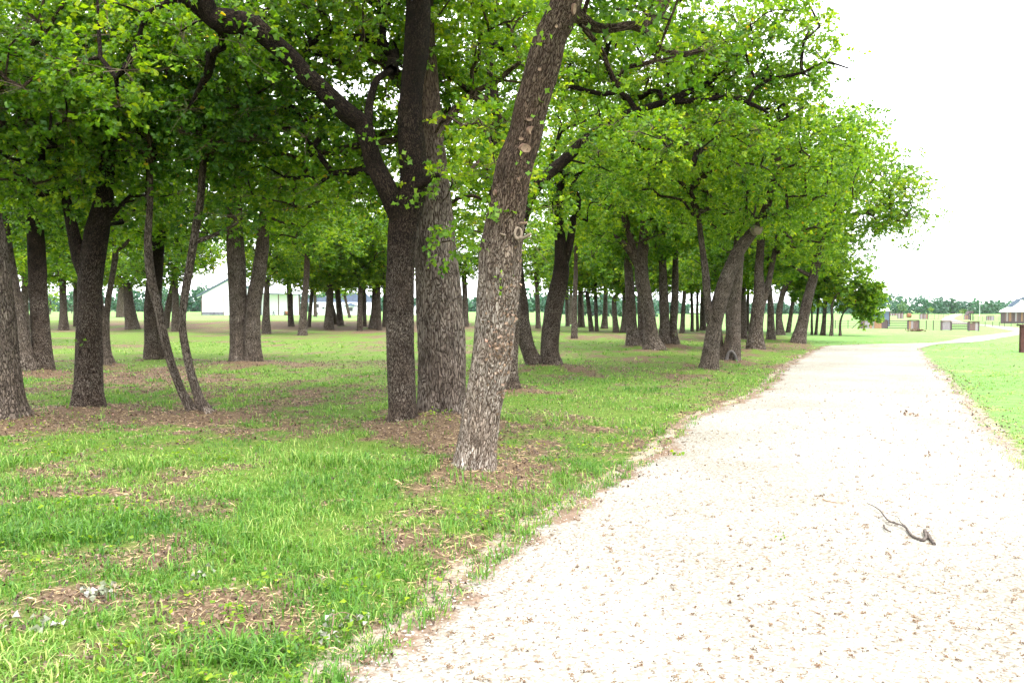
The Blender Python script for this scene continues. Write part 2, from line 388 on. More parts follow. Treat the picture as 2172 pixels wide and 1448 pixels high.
def strip(L, Rr, n, m, wob):
    L = resample(smooth2(L), n); Rr = resample(smooth2(Rr), n)
    t = np.linspace(0, 1, m)[None, :, None]
    wl = (fbm(L[:, 0] * 2.6, L[:, 1] * 2.6, 5, 6) - .5) * wob * 1.4; wr = (fbm(Rr[:, 0] * 1.6, Rr[:, 1] * 1.6, 9) - .5) * wob
    d = Rr - L; d /= np.linalg.norm(d, axis=1)[:, None]
    L = L + d * wl[:, None]; Rr = Rr + d * wr[:, None]
    G = L[:, None, :] * (1 - t) + Rr[:, None, :] * t
    w = np.linalg.norm(Rr - L, axis=1)[:, None]
    dist = np.minimum(t[..., 0] * w, (1 - t[..., 0]) * w)
    edge = np.exp(-(dist / .30) ** 2) * np.where(t[..., 0] > .5, .72, 1)
    x, y = G[..., 0], G[..., 1]
    z = terr(x, y) + .005 + .010 * (1 - edge)
    V = np.stack([x, y, z], -1).reshape(-1, 3)
    i = np.arange(n - 1)[:, None] * m; j = np.arange(m - 1)[None, :]
    Q = np.stack([i + j, i + j + 1, i + m + j + 1, i + m + j], -1).reshape(-1, 4)
    return V, Q, edge.ravel(), L, Rr
sv, sq, se = [], [], []; n0 = 0; ROADPOLY = []
for (a, b, n, m, w) in ((L1, R1, 420, 40, .35), (L2, R2, 120, 12, .3), (La, Ra, 120, 8, .3)):
    V, Q, e, l, r = strip(a, b, n, m, w); sv.append(V + [0, 0, .004 * len(sv)]); sq.append(Q + n0); se.append(e); n0 += len(V)
    ROADPOLY.append(np.concatenate([l[::3], r[::-1][::3]]))
me = mesh_np('road', np.concatenate(sv), np.concatenate(sq), [M['road']], {'edge': np.concatenate(se)}, smooth=True)
link('gravel_road', me, kind='structure')

def inpoly(x, y, P):
    x = np.asarray(x); y = np.asarray(y); c = np.zeros(x.shape, bool); j = len(P) - 1
    for i in range(len(P)):
        xi, yi = P[i]; xj, yj = P[j]
        if yi != yj:
            c ^= ((yi > y) != (yj > y)) & (x < (xj - xi) * (y - yi) / (yj - yi) + xi)
        j = i
    return c
def onroad(x, y):
    c = np.zeros(np.shape(x), bool)
    for P in ROADPOLY: c |= inpoly(x, y, P)
    return c
EDGEPTS = np.concatenate([resample(smooth2(L1), 300), resample(smooth2(R1), 200), resample(smooth2(L2), 80), resample(smooth2(R2), 80)])
def edgedist(x, y):
    x = np.asarray(x).ravel(); y = np.asarray(y).ravel(); out = np.full(x.shape, 1e9)
    for k in range(0, len(x), 20000):
        d = (x[k:k + 20000, None] - EDGEPTS[None, :, 0]) ** 2 + (y[k:k + 20000, None] - EDGEPTS[None, :, 1]) ** 2
        out[k:k + 20000] = np.sqrt(d.min(1))
    return out
ROADMID = (resample(smooth2(L1), 200) + resample(smooth2(R1), 200)) / 2
def woods(x, y):
    """1 in the wood (left of the road), 0 in the open fields"""
    x = np.asarray(x, float); y = np.asarray(y, float)
    xm = np.interp(y, [0, 5, 10, 20, 30, 40, 60, 75, 90], [1, 1.5, 3.5, 7.5, 11, 14, 18, 10, 0])
    return ss((xm - x) / 1.5 + .5) * ss((84 - y) / 8.0)

# ------------------------------------------------------------------ tree list (base px, base py ...) is needed for the ground cover first
exec_trees = []
def T_(**k): exec_trees.append(k)
T_(key='A', base=(1005, 1005), w=90, bark='bark_pale', lump=.07,
   label='nearest oak, pale leaning trunk with round pruning scars, beside the gravel road', group='large oaks in front',
   stems=[[(1005, 1010, 92), (1010, 960, 80), (1025, 850, 76), (1040, 760, 80), (1050, 680, 80), (1060, 600, 86), (1066, 520, 86), (1078, 440, 76), (1090, 360, 76), (1113, 290, 72), (1128, 220, 72), (1150, 140, 76), (1165, 80, 70), (1193, 20, 70), (1215, -60, 60), (1240, -260, 46)],
          [(1195, 20, 36), (1235, 40, 24, .2), (1265, 58, 20, .4), (1300, 60, 18, .5), (1345, 55, 17, .6), (1375, 75, 15, .7), (1400, 98, 13, .8), (1440, 116, 13, .9), (1480, 110, 9, 1)],
          [(1345, 57, 16, .6), (1385, 45, 13, .8), (1410, 20, 10, 1), (1425, -20, 7, 1.2)],
          [(1230, 50, 14, .2), (1275, 105, 11, .5), (1290, 140, 9, .6), (1310, 180, 6, .7)]],
   crown=[(1300, -260, 2.3, 1.3, .5), (1290, 20, .9, .5, .5), (1430, 60, .8, .45, .5)], n=66, cr=.45, ntw=14)
T_(key='B', base=(855, 920), w=66, bark='bark_dark', lump=.05,
   label='dark trunked oak forking into two crooked limbs, touching the thickest trunk', group='large oaks in front',
   stems=[[(855, 922, 68), (853, 860, 58), (851, 780, 56), (850, 700, 56), (850, 620, 58), (850, 540, 58), (854, 480, 62), (864, 435, 68), (876, 385, 60), (872, 310, 60), (868, 250, 54), (872, 190, 50), (882, 120, 52), (888, 50, 54), (890, -20, 50), (895, -200, 36)],
          [(852, 475, 46), (835, 435, 44, -.1), (818, 395, 42, -.2), (795, 350, 40, -.2), (782, 305, 36, -.3), (768, 265, 40, -.3), (735, 238, 40, -.4), (695, 200, 38, -.5), (650, 160, 38, -.6), (610, 118, 38, -.7), (572, 85, 38, -.8), (535, 55, 42, -.9), (480, 45, 48, -1), (450, 35, 42, -1), (435, 5, 36, -1.1), (428, -60, 26, -1.2)],
          [(440, 40, 20, -1), (400, 10, 16, -1.1), (370, 0, 14, -1.2), (310, 30, 10, -1.3)],
          [(780, 270, 20, -.3), (785, 215, 17, 0), (800, 170, 15, .2), (830, 150, 12, .4)],
          [(868, 400, 26), (905, 385, 20, -.2), (930, 372, 12, -.3)]],
   crown=[(600, 60, 2.2, 1.2, 2.0), (520, 60, 1.5, .6, .9), (330, 80, 1.3, 1.0, -.6), (900, -220, 2.0, 1.2, 0), (700, 330, 1.4, .85, 2.2)], n=140, cr=.5, ntw=13)
T_(key='C', base=(940, 902), w=98, bark='bark_big', lump=.035,
   label='thickest grey ridged oak trunk between the dark forked oak and the pale leaning one', group='large oaks in front',
   stems=[[(940, 904, 98), (938, 860, 96), (938, 800, 98), (937, 730, 102), (932, 660, 100), (927, 590, 96), (922, 520, 90), (920, 450, 82), (918, 370, 66), (914, 290, 56), (908, 220, 52), (904, 150, 46), (900, 60, 40), (905, -100, 32)],
          [(908, 240, 38), (880, 200, 34, .3), (850, 170, 30, .5), (820, 135, 26, .7), (795, 95, 24, .9), (768, 40, 20, 1.1), (740, -20, 16, 1.3)],
          [(915, 300, 20), (960, 240, 16, .5), (1000, 200, 13, .8), (1060, 170, 10, 1.1)]],
   crown=[(790, 60, 2.0, 1.2, 1.2), (1010, 60, 1.5, 1.1, 1.0), (985, 330, .8, .8, -.9, .5), (985, 260, 1.1, 1.1, 1.4), (1010, 430, 1.2, .9, 3.5), (830, 350, 1.5, 1.0, 3.5), (960, 470, .35, .35, -.9, .3), (620, 330, 1.6, .9, 2.0)], n=165, cr=.45, ntw=13, lmat='leaf_bright')
T_(key='D', base=(1082, 836), w=38, bark='bark_dark',
   label='slim oak mostly hidden behind the pale leaning trunk, its long limb reaching right', group='oaks beside the road',
   stems=[[(1082, 838, 44), (1080, 780, 36), (1084, 700, 36), (1087, 620, 38), (1090, 540, 36), (1082, 450, 28), (1062, 350, 26), (1048, 250, 26), (1042, 160, 22), (1035, 40, 18)],
          [(1090, 545, 30), (1105, 470, 26), (1135, 400, 24, .2), (1200, 337, 23, .5), (1250, 290, 21, .7), (1300, 252, 18, .9), (1350, 235, 16, 1), (1412, 216, 14, 1.1)],
          [(1410, 216, 14, 1.1), (1450, 200, 13, 1.2), (1500, 178, 12, 1.3), (1530, 150, 10, 1.4), (1570, 115, 8, 1.6), (1605, 85, 6, 1.8)],
          [(1410, 218, 13, 1.1), (1470, 214, 12, 1.0), (1540, 207, 11, .9), (1590, 220, 9, .8), (1622, 234, 7, .7)],
          [(1588, 216, 8, .8), (1605, 185, 8, .9), (1640, 167, 8, 1), (1700, 155, 7, 1.1), (1750, 133, 5, 1.2), (1800, 145, 3, 1.3)],
          [(1300, 255, 10, .9), (1340, 300, 9, .8), (1380, 320, 8, .7), (1410, 350, 6, .6)],
          [(1350, 237, 12, 1), (1400, 290, 10, .9), (1440, 330, 8, .8), (1470, 350, 6, .7)]],
   crown=[(1600, 115, 1.7, 1.45, 1.8), (1390, 110, 2.0, 1.0, 1.6), (1520, 290, 1.5, .7, 1.6), (1120, 90, 1.8, 1.2, 1.6), (1180, 400, .62, .5, -.4, .5), (1330, 300, 1.3, .6, .2)], n=225, cr=.5, ntw=13, leaf=.07, lmat='leaf_bright', rootr=.06)
T_(key='E', base=(1152, 786), w=70, label='oak with two stems spreading in a V from one foot, right of the pale trunk', group='oaks beside the road', bark='bark_dark',
   stems=[[(1172, 787, 46), (1166, 745, 38), (1170, 690, 38), (1180, 630, 38), (1190, 575, 36), (1188, 520, 26), (1185, 450, 20), (1190, 380, 16)],
          [(1138, 784, 40), (1120, 740, 32), (1108, 690, 34), (1104, 640, 30), (1098, 590, 26), (1090, 500, 22), (1080, 420, 18)],
          [(1192, 565, 26), (1208, 520, 18), (1216, 460, 14)]],
   crown=[(1190, 300, 2.8, 1.9, .5), (1040, 320, 2.0, 1.5, 1), (1250, 440, 1.2, .8, -.4)], n=120, cr=.55, lmat='leaf_bright')
T_(key='R', base=(18, 903), w=84, label='thick oak cut by the left edge of the picture, ridged grey bark', group='oaks on the left',
   stems=[[(15, 905, 100), (12, 860, 82), (8, 800, 70), (2, 700, 60), (-8, 600, 54), (-20, 500, 50), (-45, 380, 44), (-60, 200, 38)]],
   crown=[(0, 60, 2.4, 1.5), (20, 350, 1.2, .9, 1.0)], n=92, cr=.5)
T_(key='S', base=(58, 802), w=36, label='leaning oak right behind the thick trunk at the left edge', group='oaks on the left',
   stems=[[(60, 804, 42), (48, 730, 34), (35, 650, 30), (18, 560, 28), (2, 460, 26), (-10, 350, 22)]],
   crown=[(-30, 260, 2.4, 1.9), (10, 470, 1.2, .7)], n=72)
T_(key='Q', base=(92, 800), w=42, bark='bark_dark', label='tall dark straight oak, second clear trunk from the left edge', group='oaks on the left',
   stems=[[(92, 802, 46), (89, 740, 38), (83, 650, 34), (79, 560, 34), (73, 450, 32), (68, 350, 30), (62, 250, 26), (55, 120, 20)],
          [(74, 430, 22), (50, 380, 16, .3), (15, 340, 12, .5)]],
   crown=[(90, 170, 2.6, 2.1), (90, 440, 1.9, .9, .8)], n=115, lmat='leaf_dark')
T_(key='P', base=(188, 877), w=62, bark='bark_dark', lump=.06, label='stout dark oak with a swollen fork, standing in brown leaf litter on the left', group='oaks on the left',
   stems=[[(188, 879, 68), (187, 820, 56), (187, 740, 52), (188, 660, 50), (192, 590, 52), (200, 530, 54), (210, 480, 50), (220, 430, 40), (226, 370, 34), (235, 280, 26), (240, 150, 20)],
          [(186, 580, 40), (168, 540, 30), (155, 490, 24), (135, 400, 18), (110, 300, 14)],
          [(222, 470, 20), (240, 450, 15), (262, 430, 10)]],
   crown=[(200, 190, 2.4, 1.5), (230, 410, 1.6, .5, .6)], n=105, cr=.5)
T_(key='U', base=(216, 783), w=26, label='small leaning oak half hidden behind the stout dark oak', group='oaks on the left',
   stems=[[(220, 784, 30), (214, 720, 22), (208, 640, 20), (196, 540, 16), (190, 430, 12)]],
   crown=[(170, 330, 2.2, 1.7), (150, 480, 1.6, .8)], n=85)
T_(key='T', base=(232, 781), w=16, label='thin wavy young oak with a kinked side branch, right of the stout dark oak', group='oaks on the left',
   stems=[[(236, 782, 22), (229, 745, 13), (226, 690, 11), (229, 640, 12), (237, 590, 11), (244, 545, 12), (243, 500, 10), (238, 440, 8), (236, 370, 6)],
          [(243, 532, 9), (262, 522, 8), (277, 504, 7)]],
   crown=[(255, 400, 1.5, 1.0)], n=36)
T_(key='N', base=(428, 885), w=40, lump=.07, label='slender pair of curved grey stems meeting in one foot on the leaf litter', group='oaks on the left',
   stems=[[(440, 888, 32), (424, 850, 21), (408, 800, 18), (394, 740, 17), (387, 690, 16), (390, 640, 17), (398, 590, 18), (406, 540, 18), (414, 490, 18), (425, 420, 16), (432, 330, 14), (440, 230, 12), (450, 100, 8)],
          [(412, 880, 22), (385, 830, 17), (366, 780, 16), (350, 720, 16), (338, 660, 17), (325, 610, 18), (317, 560, 17), (314, 500, 15), (318, 430, 13), (318, 330, 12), (322, 200, 10)],
          [(416, 512, 11), (450, 500, 8), (480, 486, 7), (505, 472, 5)]],
   crown=[(450, 180, 1.8, 1.2), (318, 200, 1.5, 1.1), (440, 420, .7, .5, .4)], n=80, cr=.45, lmat='leaf_dark')
T_(key='O', base=(330, 770), w=44, bark='bark_dark', label='broad dark oak behind the slender curved pair', group='oaks on the left',
   stems=[[(330, 772, 50), (326, 720, 38), (325, 650, 36), (330, 580, 33), (336, 500, 28), (345, 400, 22), (350, 300, 18)]],
   crown=[(340, 330, 2.9, 2.1), (345, 480, 2.4, .9)], n=125)
T_(key='M', base=(520, 777), w=60, label='twin stemmed oak, two straight grey stems joined low, left of the centre', group='oaks on the left',
   stems=[[(508, 778, 42), (507, 720, 37), (505, 640, 36), (501, 560, 36), (498, 500, 32), (500, 400, 28), (515, 300, 22)],
          [(537, 778, 38), (534, 720, 34), (538, 650, 30), (548, 590, 30), (556, 530, 28), (560, 460, 24), (575, 350, 18)]],
   crown=[(540, 300, 3.0, 2.1), (550, 450, 2.3, .9, .6), (660, 430, 2.2, 1.2, 2)], n=165)
T_(key='F', base=(1505, 791), w=40, lump=.06, label='oak leaning right over the road edge, ending in a sawn off knot', group='oaks beside the road',
   stems=[[(1503, 793, 38), (1509, 740, 33), (1517, 690, 31), (1529, 630, 33), (1545, 580, 31), (1565, 535, 29), (1590, 500, 24), (1610, 475, 21), (1628, 435, 17), (1640, 390, 15), (1650, 330, 13), (1650, 250, 10)],
          [(1513, 700, 21), (1501, 645, 17), (1497, 590, 15), (1490, 530, 12), (1480, 450, 10)]],
   crown=[(1625, 320, 2.5, 1.8), (1470, 330, 2.0, 1.5), (1650, 470, .8, .35, -.5)], n=150, cr=.55, lmat='leaf_bright')
T_(key='G', base=(1552, 770), w=34, label='upright oak with a pale arch shaped root scar, just behind the leaning roadside oak', group='oaks beside the road',
   stems=[[(1552, 772, 40), (1555, 720, 30), (1556, 650, 30), (1560, 590, 28), (1565, 540, 24), (1570, 450, 18), (1572, 350, 14)]],
   crown=[(1550, 400, 2.6, 1.7)], n=95, lmat='leaf_bright')
T_(key='H', base=(1602, 747), w=38, label='forked oak with flared feet behind the root scar oak', group='oaks beside the road',
   stems=[[(1602, 748, 44), (1604, 700, 31), (1608, 650, 28), (1611, 610, 24), (1610, 560, 18), (1620, 450, 14)],
          [(1612, 650, 20), (1628, 605, 15), (1636, 570, 12), (1650, 500, 10)]],
   crown=[(1740, 350, 2.5, 2.3), (1640, 420, 2.6, 1.9), (1700, 500, 1.5, .9)], n=170, cr=.6, lmat='leaf_bright')
T_(key='I', base=(1695, 731), w=28, label='last big oak at the road bend, leaning right with a dark hanging bough', group='oaks beside the road',
   stems=[[(1692, 732, 33), (1701, 690, 24), (1711, 640, 22), (1722, 600, 21), (1732, 560, 20), (1742, 520, 17), (1765, 470, 14), (1800, 430, 12)],
          [(1728, 590, 10), (1705, 578, 8), (1690, 570, 6)], [(1765, 470, 10), (1830, 450, 9), (1880, 440, 8), (1920, 460, 6)]],
   crown=[(1830, 400, 2.6, 2.3), (1760, 520, 1.8, 1.0), (1925, 470, 1.35, 1.0)], n=170, cr=.6, lmat='leaf_bright')
T_(key='J3', base=(1382, 748), w=38, label='oak with spreading buttress foot and three way fork, right of the middle', group='oaks of the grove',
   stems=[[(1388, 749, 52), (1381, 715, 33), (1377, 670, 28), (1370, 630, 30), (1362, 590, 30), (1361, 550, 26), (1367, 500, 22), (1370, 440, 20), (1372, 380, 17)],
          [(1358, 568, 22), (1340, 538, 18), (1318, 512, 12), (1298, 498, 8)],
          [(1352, 560, 16), (1330, 480, 13), (1315, 440, 10)]],
   crown=[(1370, 400, 3.2, 2.2), (1290, 520, 1.2, .8)], n=130)
T_(key='J1', base=(1343, 739), w=30, label='straight oak left of the buttressed oak', group='oaks of the grove',
   stems=[[(1344, 740, 36), (1340, 700, 24), (1337, 650, 22), (1335, 600, 20), (1330, 540, 16), (1325, 450, 12)]], var=0)
T_(key='J2', base=(1360, 737), w=20, label='narrow trunk squeezed between the straight oak and the buttressed oak', group='oaks of the grove',
   stems=[[(1361, 738, 20), (1362, 690, 18), (1360, 640, 17), (1358, 600, 15), (1356, 540, 12)]], var=1, cs=.8)
T_(key='K1', base=(1410, 738), w=24, label='left trunk of the close pair behind the buttressed oak', group='oaks of the grove',
   stems=[[(1410, 738, 27), (1410, 690, 22), (1408, 640, 21), (1406, 590, 18), (1405, 520, 14)]], var=2)
T_(key='K2', base=(1430, 738), w=20, label='oak with a white blaze near its foot, right trunk of the close pair', group='oaks of the grove',
   stems=[[(1431, 739, 24), (1428, 700, 16), (1430, 650, 16), (1432, 600, 14), (1433, 520, 11)]], var=3)
T_(key='L', base=(1218, 721), w=12, label='thin straight young oak standing alone right of the V shaped oak', group='oaks of the grove',
   stems=[[(1218, 722, 15), (1219, 650, 10), (1221, 580, 9), (1222, 480, 7)]], var=4, cs=.8)
# small trees beyond the bend
for (key, st, cr_, lab, n_) in [
    ('k1', [(1745, 712, 13), (1748, 680, 9), (1751, 640, 8), (1753, 600, 6)], [(1790, 585, 2.0, 1.8), (1725, 610, 1.4, 1.2)], 'largest of the small trees past the road bend', 60),
    ('k2', [(1763, 713, 9), (1765, 680, 6), (1766, 640, 5), (1790, 610, 4)], [(1835, 620, 1.3, .9)], 'small tree past the road bend, middle one of the row, straight stem', 30),
    ('k3', [(1782, 713, 7), (1783, 680, 4.5), (1796, 655, 3), (1830, 640, 3)], [(1845, 650, .95, .95)], 'rightmost small tree past the bend, its leaves hanging in front of the board fence', 22),
    ('k4', [(1730, 711, 7), (1734, 670, 5), (1738, 620, 4)], [(1745, 600, 1.2, 1.0)], 'crooked thin tree second from the left past the road bend', 24),
    ('k5', [(1722, 711, 5.5), (1722, 670, 4), (1723, 620, 3.5)], [(1700, 600, 1.2, 1.1)], 'thinnest tree past the bend, right of the last big oak', 24)]:
    T_(key=key, base=st[0][:2], w=st[0][2], label=lab, group='small trees past the road bend', stems=[st], crown=cr_, n=n_, cr=.45, ntw=13, lmat='leaf_bright', leaf=.13, rootr=.05)
# trees farther back
FAR = [
 ([(57, 730, 20), (52, 650, 16), (56, 570, 14)], 'pale straight trunk seen between the two leftmost dark oaks'),
 ([(63, 698, 12), (70, 650, 9), (72, 590, 9)], 'leaning trunk just left of the tall dark straight oak, far back'),
 ([(135, 700, 22), (135, 650, 15), (132, 590, 14)], 'short thick oak with knotty foot between the tall dark and the stout dark oak'),
 ([(163, 692, 14), (162, 640, 12), (161, 580, 12)], 'trunk peeping out left of the stout dark oak, far back'),
 ([(255, 673, 18), (256, 640, 14), (257, 605, 12)], 'farthest stubby oak at the left on the bright grass rise'),
 ([(281, 698, 30), (275, 650, 20), (270, 600, 17)], 'bottle shaped oak with flared foot left of the broad dark oak'),
 ([(351, 696, 14), (357, 650, 13), (368, 600, 11), (376, 560, 9)], 'far trunk leaning right, behind the broad dark oak'),
 ([(372, 704, 16), (372, 650, 14), (371, 590, 13)], 'straight grey far trunk left of the curved stem'),
 ([(565, 708, 20), (565, 650, 13), (567, 590, 12)], 'lone grey trunk right of the twin stemmed oak, in front of the white barn'),
 ([(618, 692, 14), (615, 640, 11), (612, 590, 9)], 'trunk in front of the open porch of the white barn'),
 ([(641, 712, 22), (645, 650, 14), (650, 590, 12), (652, 530, 11)], 'tall grey trunk with flared foot at the right end of the white barn'),
 ([(655, 693, 9), (660, 640, 8), (663, 600, 7)], 'thin trunk close behind the tall flared grey trunk'),
 ([(669, 672, 8), (668, 640, 7), (668, 615, 6)], 'thin far trunk beside the white pickup'),
 ([(698, 699, 22), (699, 650, 16), (701, 605, 14)], 'short stout trunk right of the white pickup'),
 ([(713, 688, 10), (706, 655, 8), (692, 615, 9), (684, 590, 8)], 'trunk leaning far left behind the short stout trunk'),
 ([(723, 691, 14), (718, 640, 12), (714, 600, 10)], 'dark trunk leaning slightly left, in front of the house with the grey roof'),
 ([(742, 674, 7), (735, 645, 6), (730, 620, 5)], 'thin slanting trunk at the house window'),
 ([(763, 702, 13), (764, 640, 11), (765, 590, 10)], 'pale straight trunk right of the house window'),
 ([(774, 692, 8), (773, 640, 8), (772, 600, 7)], 'narrow dark trunk next to the pale straight one'),
 ([(790, 697, 18), (793, 650, 12), (794, 600, 10)], 'flared trunk leading the tight row of three left of the dark fork'),
 ([(804, 700, 11), (803, 650, 10), (803, 600, 9)], 'middle trunk of the tight row of three left of the dark fork'),
 ([(815, 693, 9), (816, 650, 8), (816, 600, 8)], 'last trunk of the tight row, touching the dark forked oak in view'),
 ([(989, 693, 12), (987, 640, 11), (984, 580, 10)], 'far trunk between the thickest trunk and the pale leaning oak'),
 ([(1142, 697, 12), (1140, 640, 10), (1138, 580, 9)], 'straight far trunk seen between the stems of the V shaped oak'),
 ([(1204, 692, 10), (1203, 650, 8), (1202, 600, 8)], 'far dark trunk touching the right stem of the V shaped oak'),
 ([(1212, 688, 8), (1211, 650, 7), (1211, 600, 6)], 'far dark trunk just left of the thin straight young oak'),
 ([(1229, 694, 8), (1229, 650, 7), (1230, 600, 6)], 'thin far trunk just right of the thin straight young oak'),
 ([(1237, 694, 10), (1234, 650, 8), (1233, 600, 7)], 'second far trunk right of the thin young oak, slightly flared'),
 ([(1255, 703, 11), (1250, 660, 9), (1245, 620, 8)], 'far trunk leaning left in the row right of the thin young oak'),
 ([(1266, 703, 9), (1264, 650, 8), (1262, 590, 7)], 'upright far trunk beside the left leaning one'),
 ([(1282, 697, 16), (1284, 650, 10), (1285, 590, 9)], 'far trunk with wide foot in the middle of the row'),
 ([(1307, 706, 14), (1304, 670, 11), (1303, 635, 10), (1314, 618, 8), (1328, 596, 6)], 'broken looking trunk with a sharp crook to the right'),
 ([(1322, 706, 14), (1325, 660, 10), (1324, 610, 9)], 'far trunk directly behind the crooked broken trunk'),
 ([(1447, 707, 12), (1449, 660, 9), (1452, 610, 8)], 'slim far trunk right of the blazed oak'),
 ([(1468, 703, 8), (1468, 660, 7), (1466, 610, 6)], 'thinnest pale far trunk right of the blazed oak'),
 ([(1480, 703, 7), (1479, 660, 6), (1480, 610, 6)], 'mottled thin far trunk left of the leaning roadside oak'),
 ([(1491, 701, 15), (1492, 650, 13), (1493, 590, 11)], 'dark far trunk touching the leaning roadside oak'),
 ([(1578, 719, 15), (1577, 660, 12), (1578, 600, 10)], 'brown trunk between the root scar oak and the forked oak'),
 ([(1586, 703, 8), (1586, 660, 6), (1587, 610, 6)], 'thin blue grey far trunk behind the forked oak'),
 ([(1635, 724, 20), (1635, 680, 15), (1634, 640, 13), (1630, 590, 11)], 'stout grey trunk right of the forked oak'),
 ([(1656, 711, 22), (1652, 680, 15), (1655, 645, 13), (1664, 612, 12), (1680, 590, 9)], 'trunk with a bent neck near the last big oak'),
 ([(1671, 706, 12), (1677, 670, 9), (1683, 635, 8), (1690, 605, 6)], 'dark trunk leaning right just before the last big oak'),
]
for st, lab in FAR:
    st = [s if len(s) == 3 else s for s in st]
    T_(base=st[0][:2], w=st[0][2], label=lab, group='oaks farther back in the grove', stems=[st], bark='bark_far')


BASES = np.array([list(at(*t['base'])[:2]) + [t.get('w', 20) * at(*t['base'])[1] / F] for t in exec_trees])
PATCH = np.array([(*at(px, py)[:2], r, a) for px, py, r, a in [
    (360, 1190, .33, .9), (450, 1290, .4, .7), (160, 1260, .25, .45), (930, 935, .75, .95), (60, 1400, .3, .5), (600, 1340, .3, .45), (850, 1150, .3, .5),
    (900, 1030, .45, .7), (1060, 1030, .4, .7), (250, 890, 1.5, .7), (80, 890, 1.2, .7), (400, 890, 1.0, .7), (230, 800, 2.6, .6), (620, 900, 1.5, .35), (700, 850, 1.5, .4), (1370, 755, 1.8, .5),
    (1300, 715, 4, .7), (1390, 718, 4, .6), (200, 690, 6, .6), (500, 690, 8, .75), (760, 690, 7, .8), (840, 700, 5, .7), (980, 690, 6, .7), (780, 705, 3, .8), (250, 735, 3, .5), (1250, 1075, .3, .4), (1160, 1000, .5, .5), (980, 1090, .3, .4),
    (1450, 800, .5, .9), (1700, 735, .8, .6), (1300, 950, .6, .3), (130, 960, 1.0, .3), (300, 1010, .7, .35), (540, 1090, .4, .3)]])
def litter(x, y):
    x = np.asarray(x, float); y = np.asarray(y, float)
    w = woods(x, y)
    l = (fbm(x * .55, y * .55, 3) - .5) * 1.5 + (fbm(x * 2.6, y * 2.6, 8) - .5) * 1.9
    l = .20 + l * .80
    for bx, by, r in BASES:
        if by > 60: continue
        d2 = (x - bx) ** 2 + (y - by) ** 2; l = l + .60 * np.exp(-d2 / (r * 1.0 + .22) ** 2)
    for bx, by, r, a in PATCH:
        l = l + a * (.8 if by < 30 else .5) * np.exp(-((x - bx) ** 2 + (y - by) ** 2) / r ** 2)
    return np.clip(l, 0, 1.3) * w

# ------------------------------------------------------------------ ground sheet
def axis(pos, fine, lim, g):
    a = [0.0]; s = fine
    while a[-1] < lim:
        if a[-1] > pos: s *= g
        a.append(a[-1] + s)
    return np.array(a)
xp = axis(8, .14, 2600, 1.07); xs = np.concatenate([-xp[::-1][:-1], xp])
yp = axis(14, .13, 3500, 1.045); ym = -axis(2, .3, 1500, 1.3)[::-1][:-1]; ys = np.concatenate([ym, yp])
X, Y = np.meshgrid(xs, ys)
Z = terr(X, Y)
bumpy = (fbm(X * 1.3, Y * 1.3, 21) - .5) * .05 + (fbm(X * 4, Y * 4, 22) - .5) * .02
lit = litter(X, Y)
edm = np.full(X.shape, 9.0); sel = (Y > -8) & (Y < 70) & (np.abs(X) < 45); edm[sel] = edgedist(X[sel], Y[sel])
on = onroad(X, Y)
k = np.where(on, 0, ss((edm - .5) / 1.2)) * (Y < 60) * (np.abs(X) < 40)
Z = Z + bumpy * k + k * .02
for bx, by, r in BASES:
    if by < 45: Z = Z + k * (.05 + .12 * r) * np.exp(-((X - bx) ** 2 + (Y - by) ** 2) / (r * 1.3 + .25) ** 2)
mx_, my_ = at(930, 930)[:2]; Z = Z + .07 * np.exp(-((X - mx_) ** 2 + (Y - my_) ** 2) / .8 ** 2)
Z = np.where(on, Z - .012, Z)
ny, nx = X.shape
i = np.arange(ny - 1)[:, None] * nx; j = np.arange(nx - 1)[None, :]
Q = np.stack([i + j, i + j + 1, i + nx + j + 1, i + nx + j], -1).reshape(-1, 4)
lit2 = lit + .45 * np.exp(-(edm / .25) ** 2) * (Y < 60)
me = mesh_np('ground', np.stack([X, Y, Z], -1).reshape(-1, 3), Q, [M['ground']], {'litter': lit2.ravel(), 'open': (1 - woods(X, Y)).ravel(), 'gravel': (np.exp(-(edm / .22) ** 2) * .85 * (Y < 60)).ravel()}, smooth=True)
link('ground', me, kind='structure')
from bisect import bisect
def gz(x, y):
    x = np.asarray(x, float); y = np.asarray(y, float)
    ix = np.clip(np.searchsorted(xs, x) - 1, 0, nx - 2); iy = np.clip(np.searchsorted(ys, y) - 1, 0, ny - 2)
    u = (x - xs[ix]) / (xs[ix + 1] - xs[ix]); v_ = (y - ys[iy]) / (ys[iy + 1] - ys[iy])
    g = (Z[iy, ix] * (1 - u) + Z[iy, ix + 1] * u) * (1 - v_) + (Z[iy + 1, ix] * (1 - u) + Z[iy + 1, ix + 1] * u) * v_
    return np.where(onroad(x, y), np.maximum(g, terr(x, y) + .0145), g)      # the gravel lies on the ground sheet

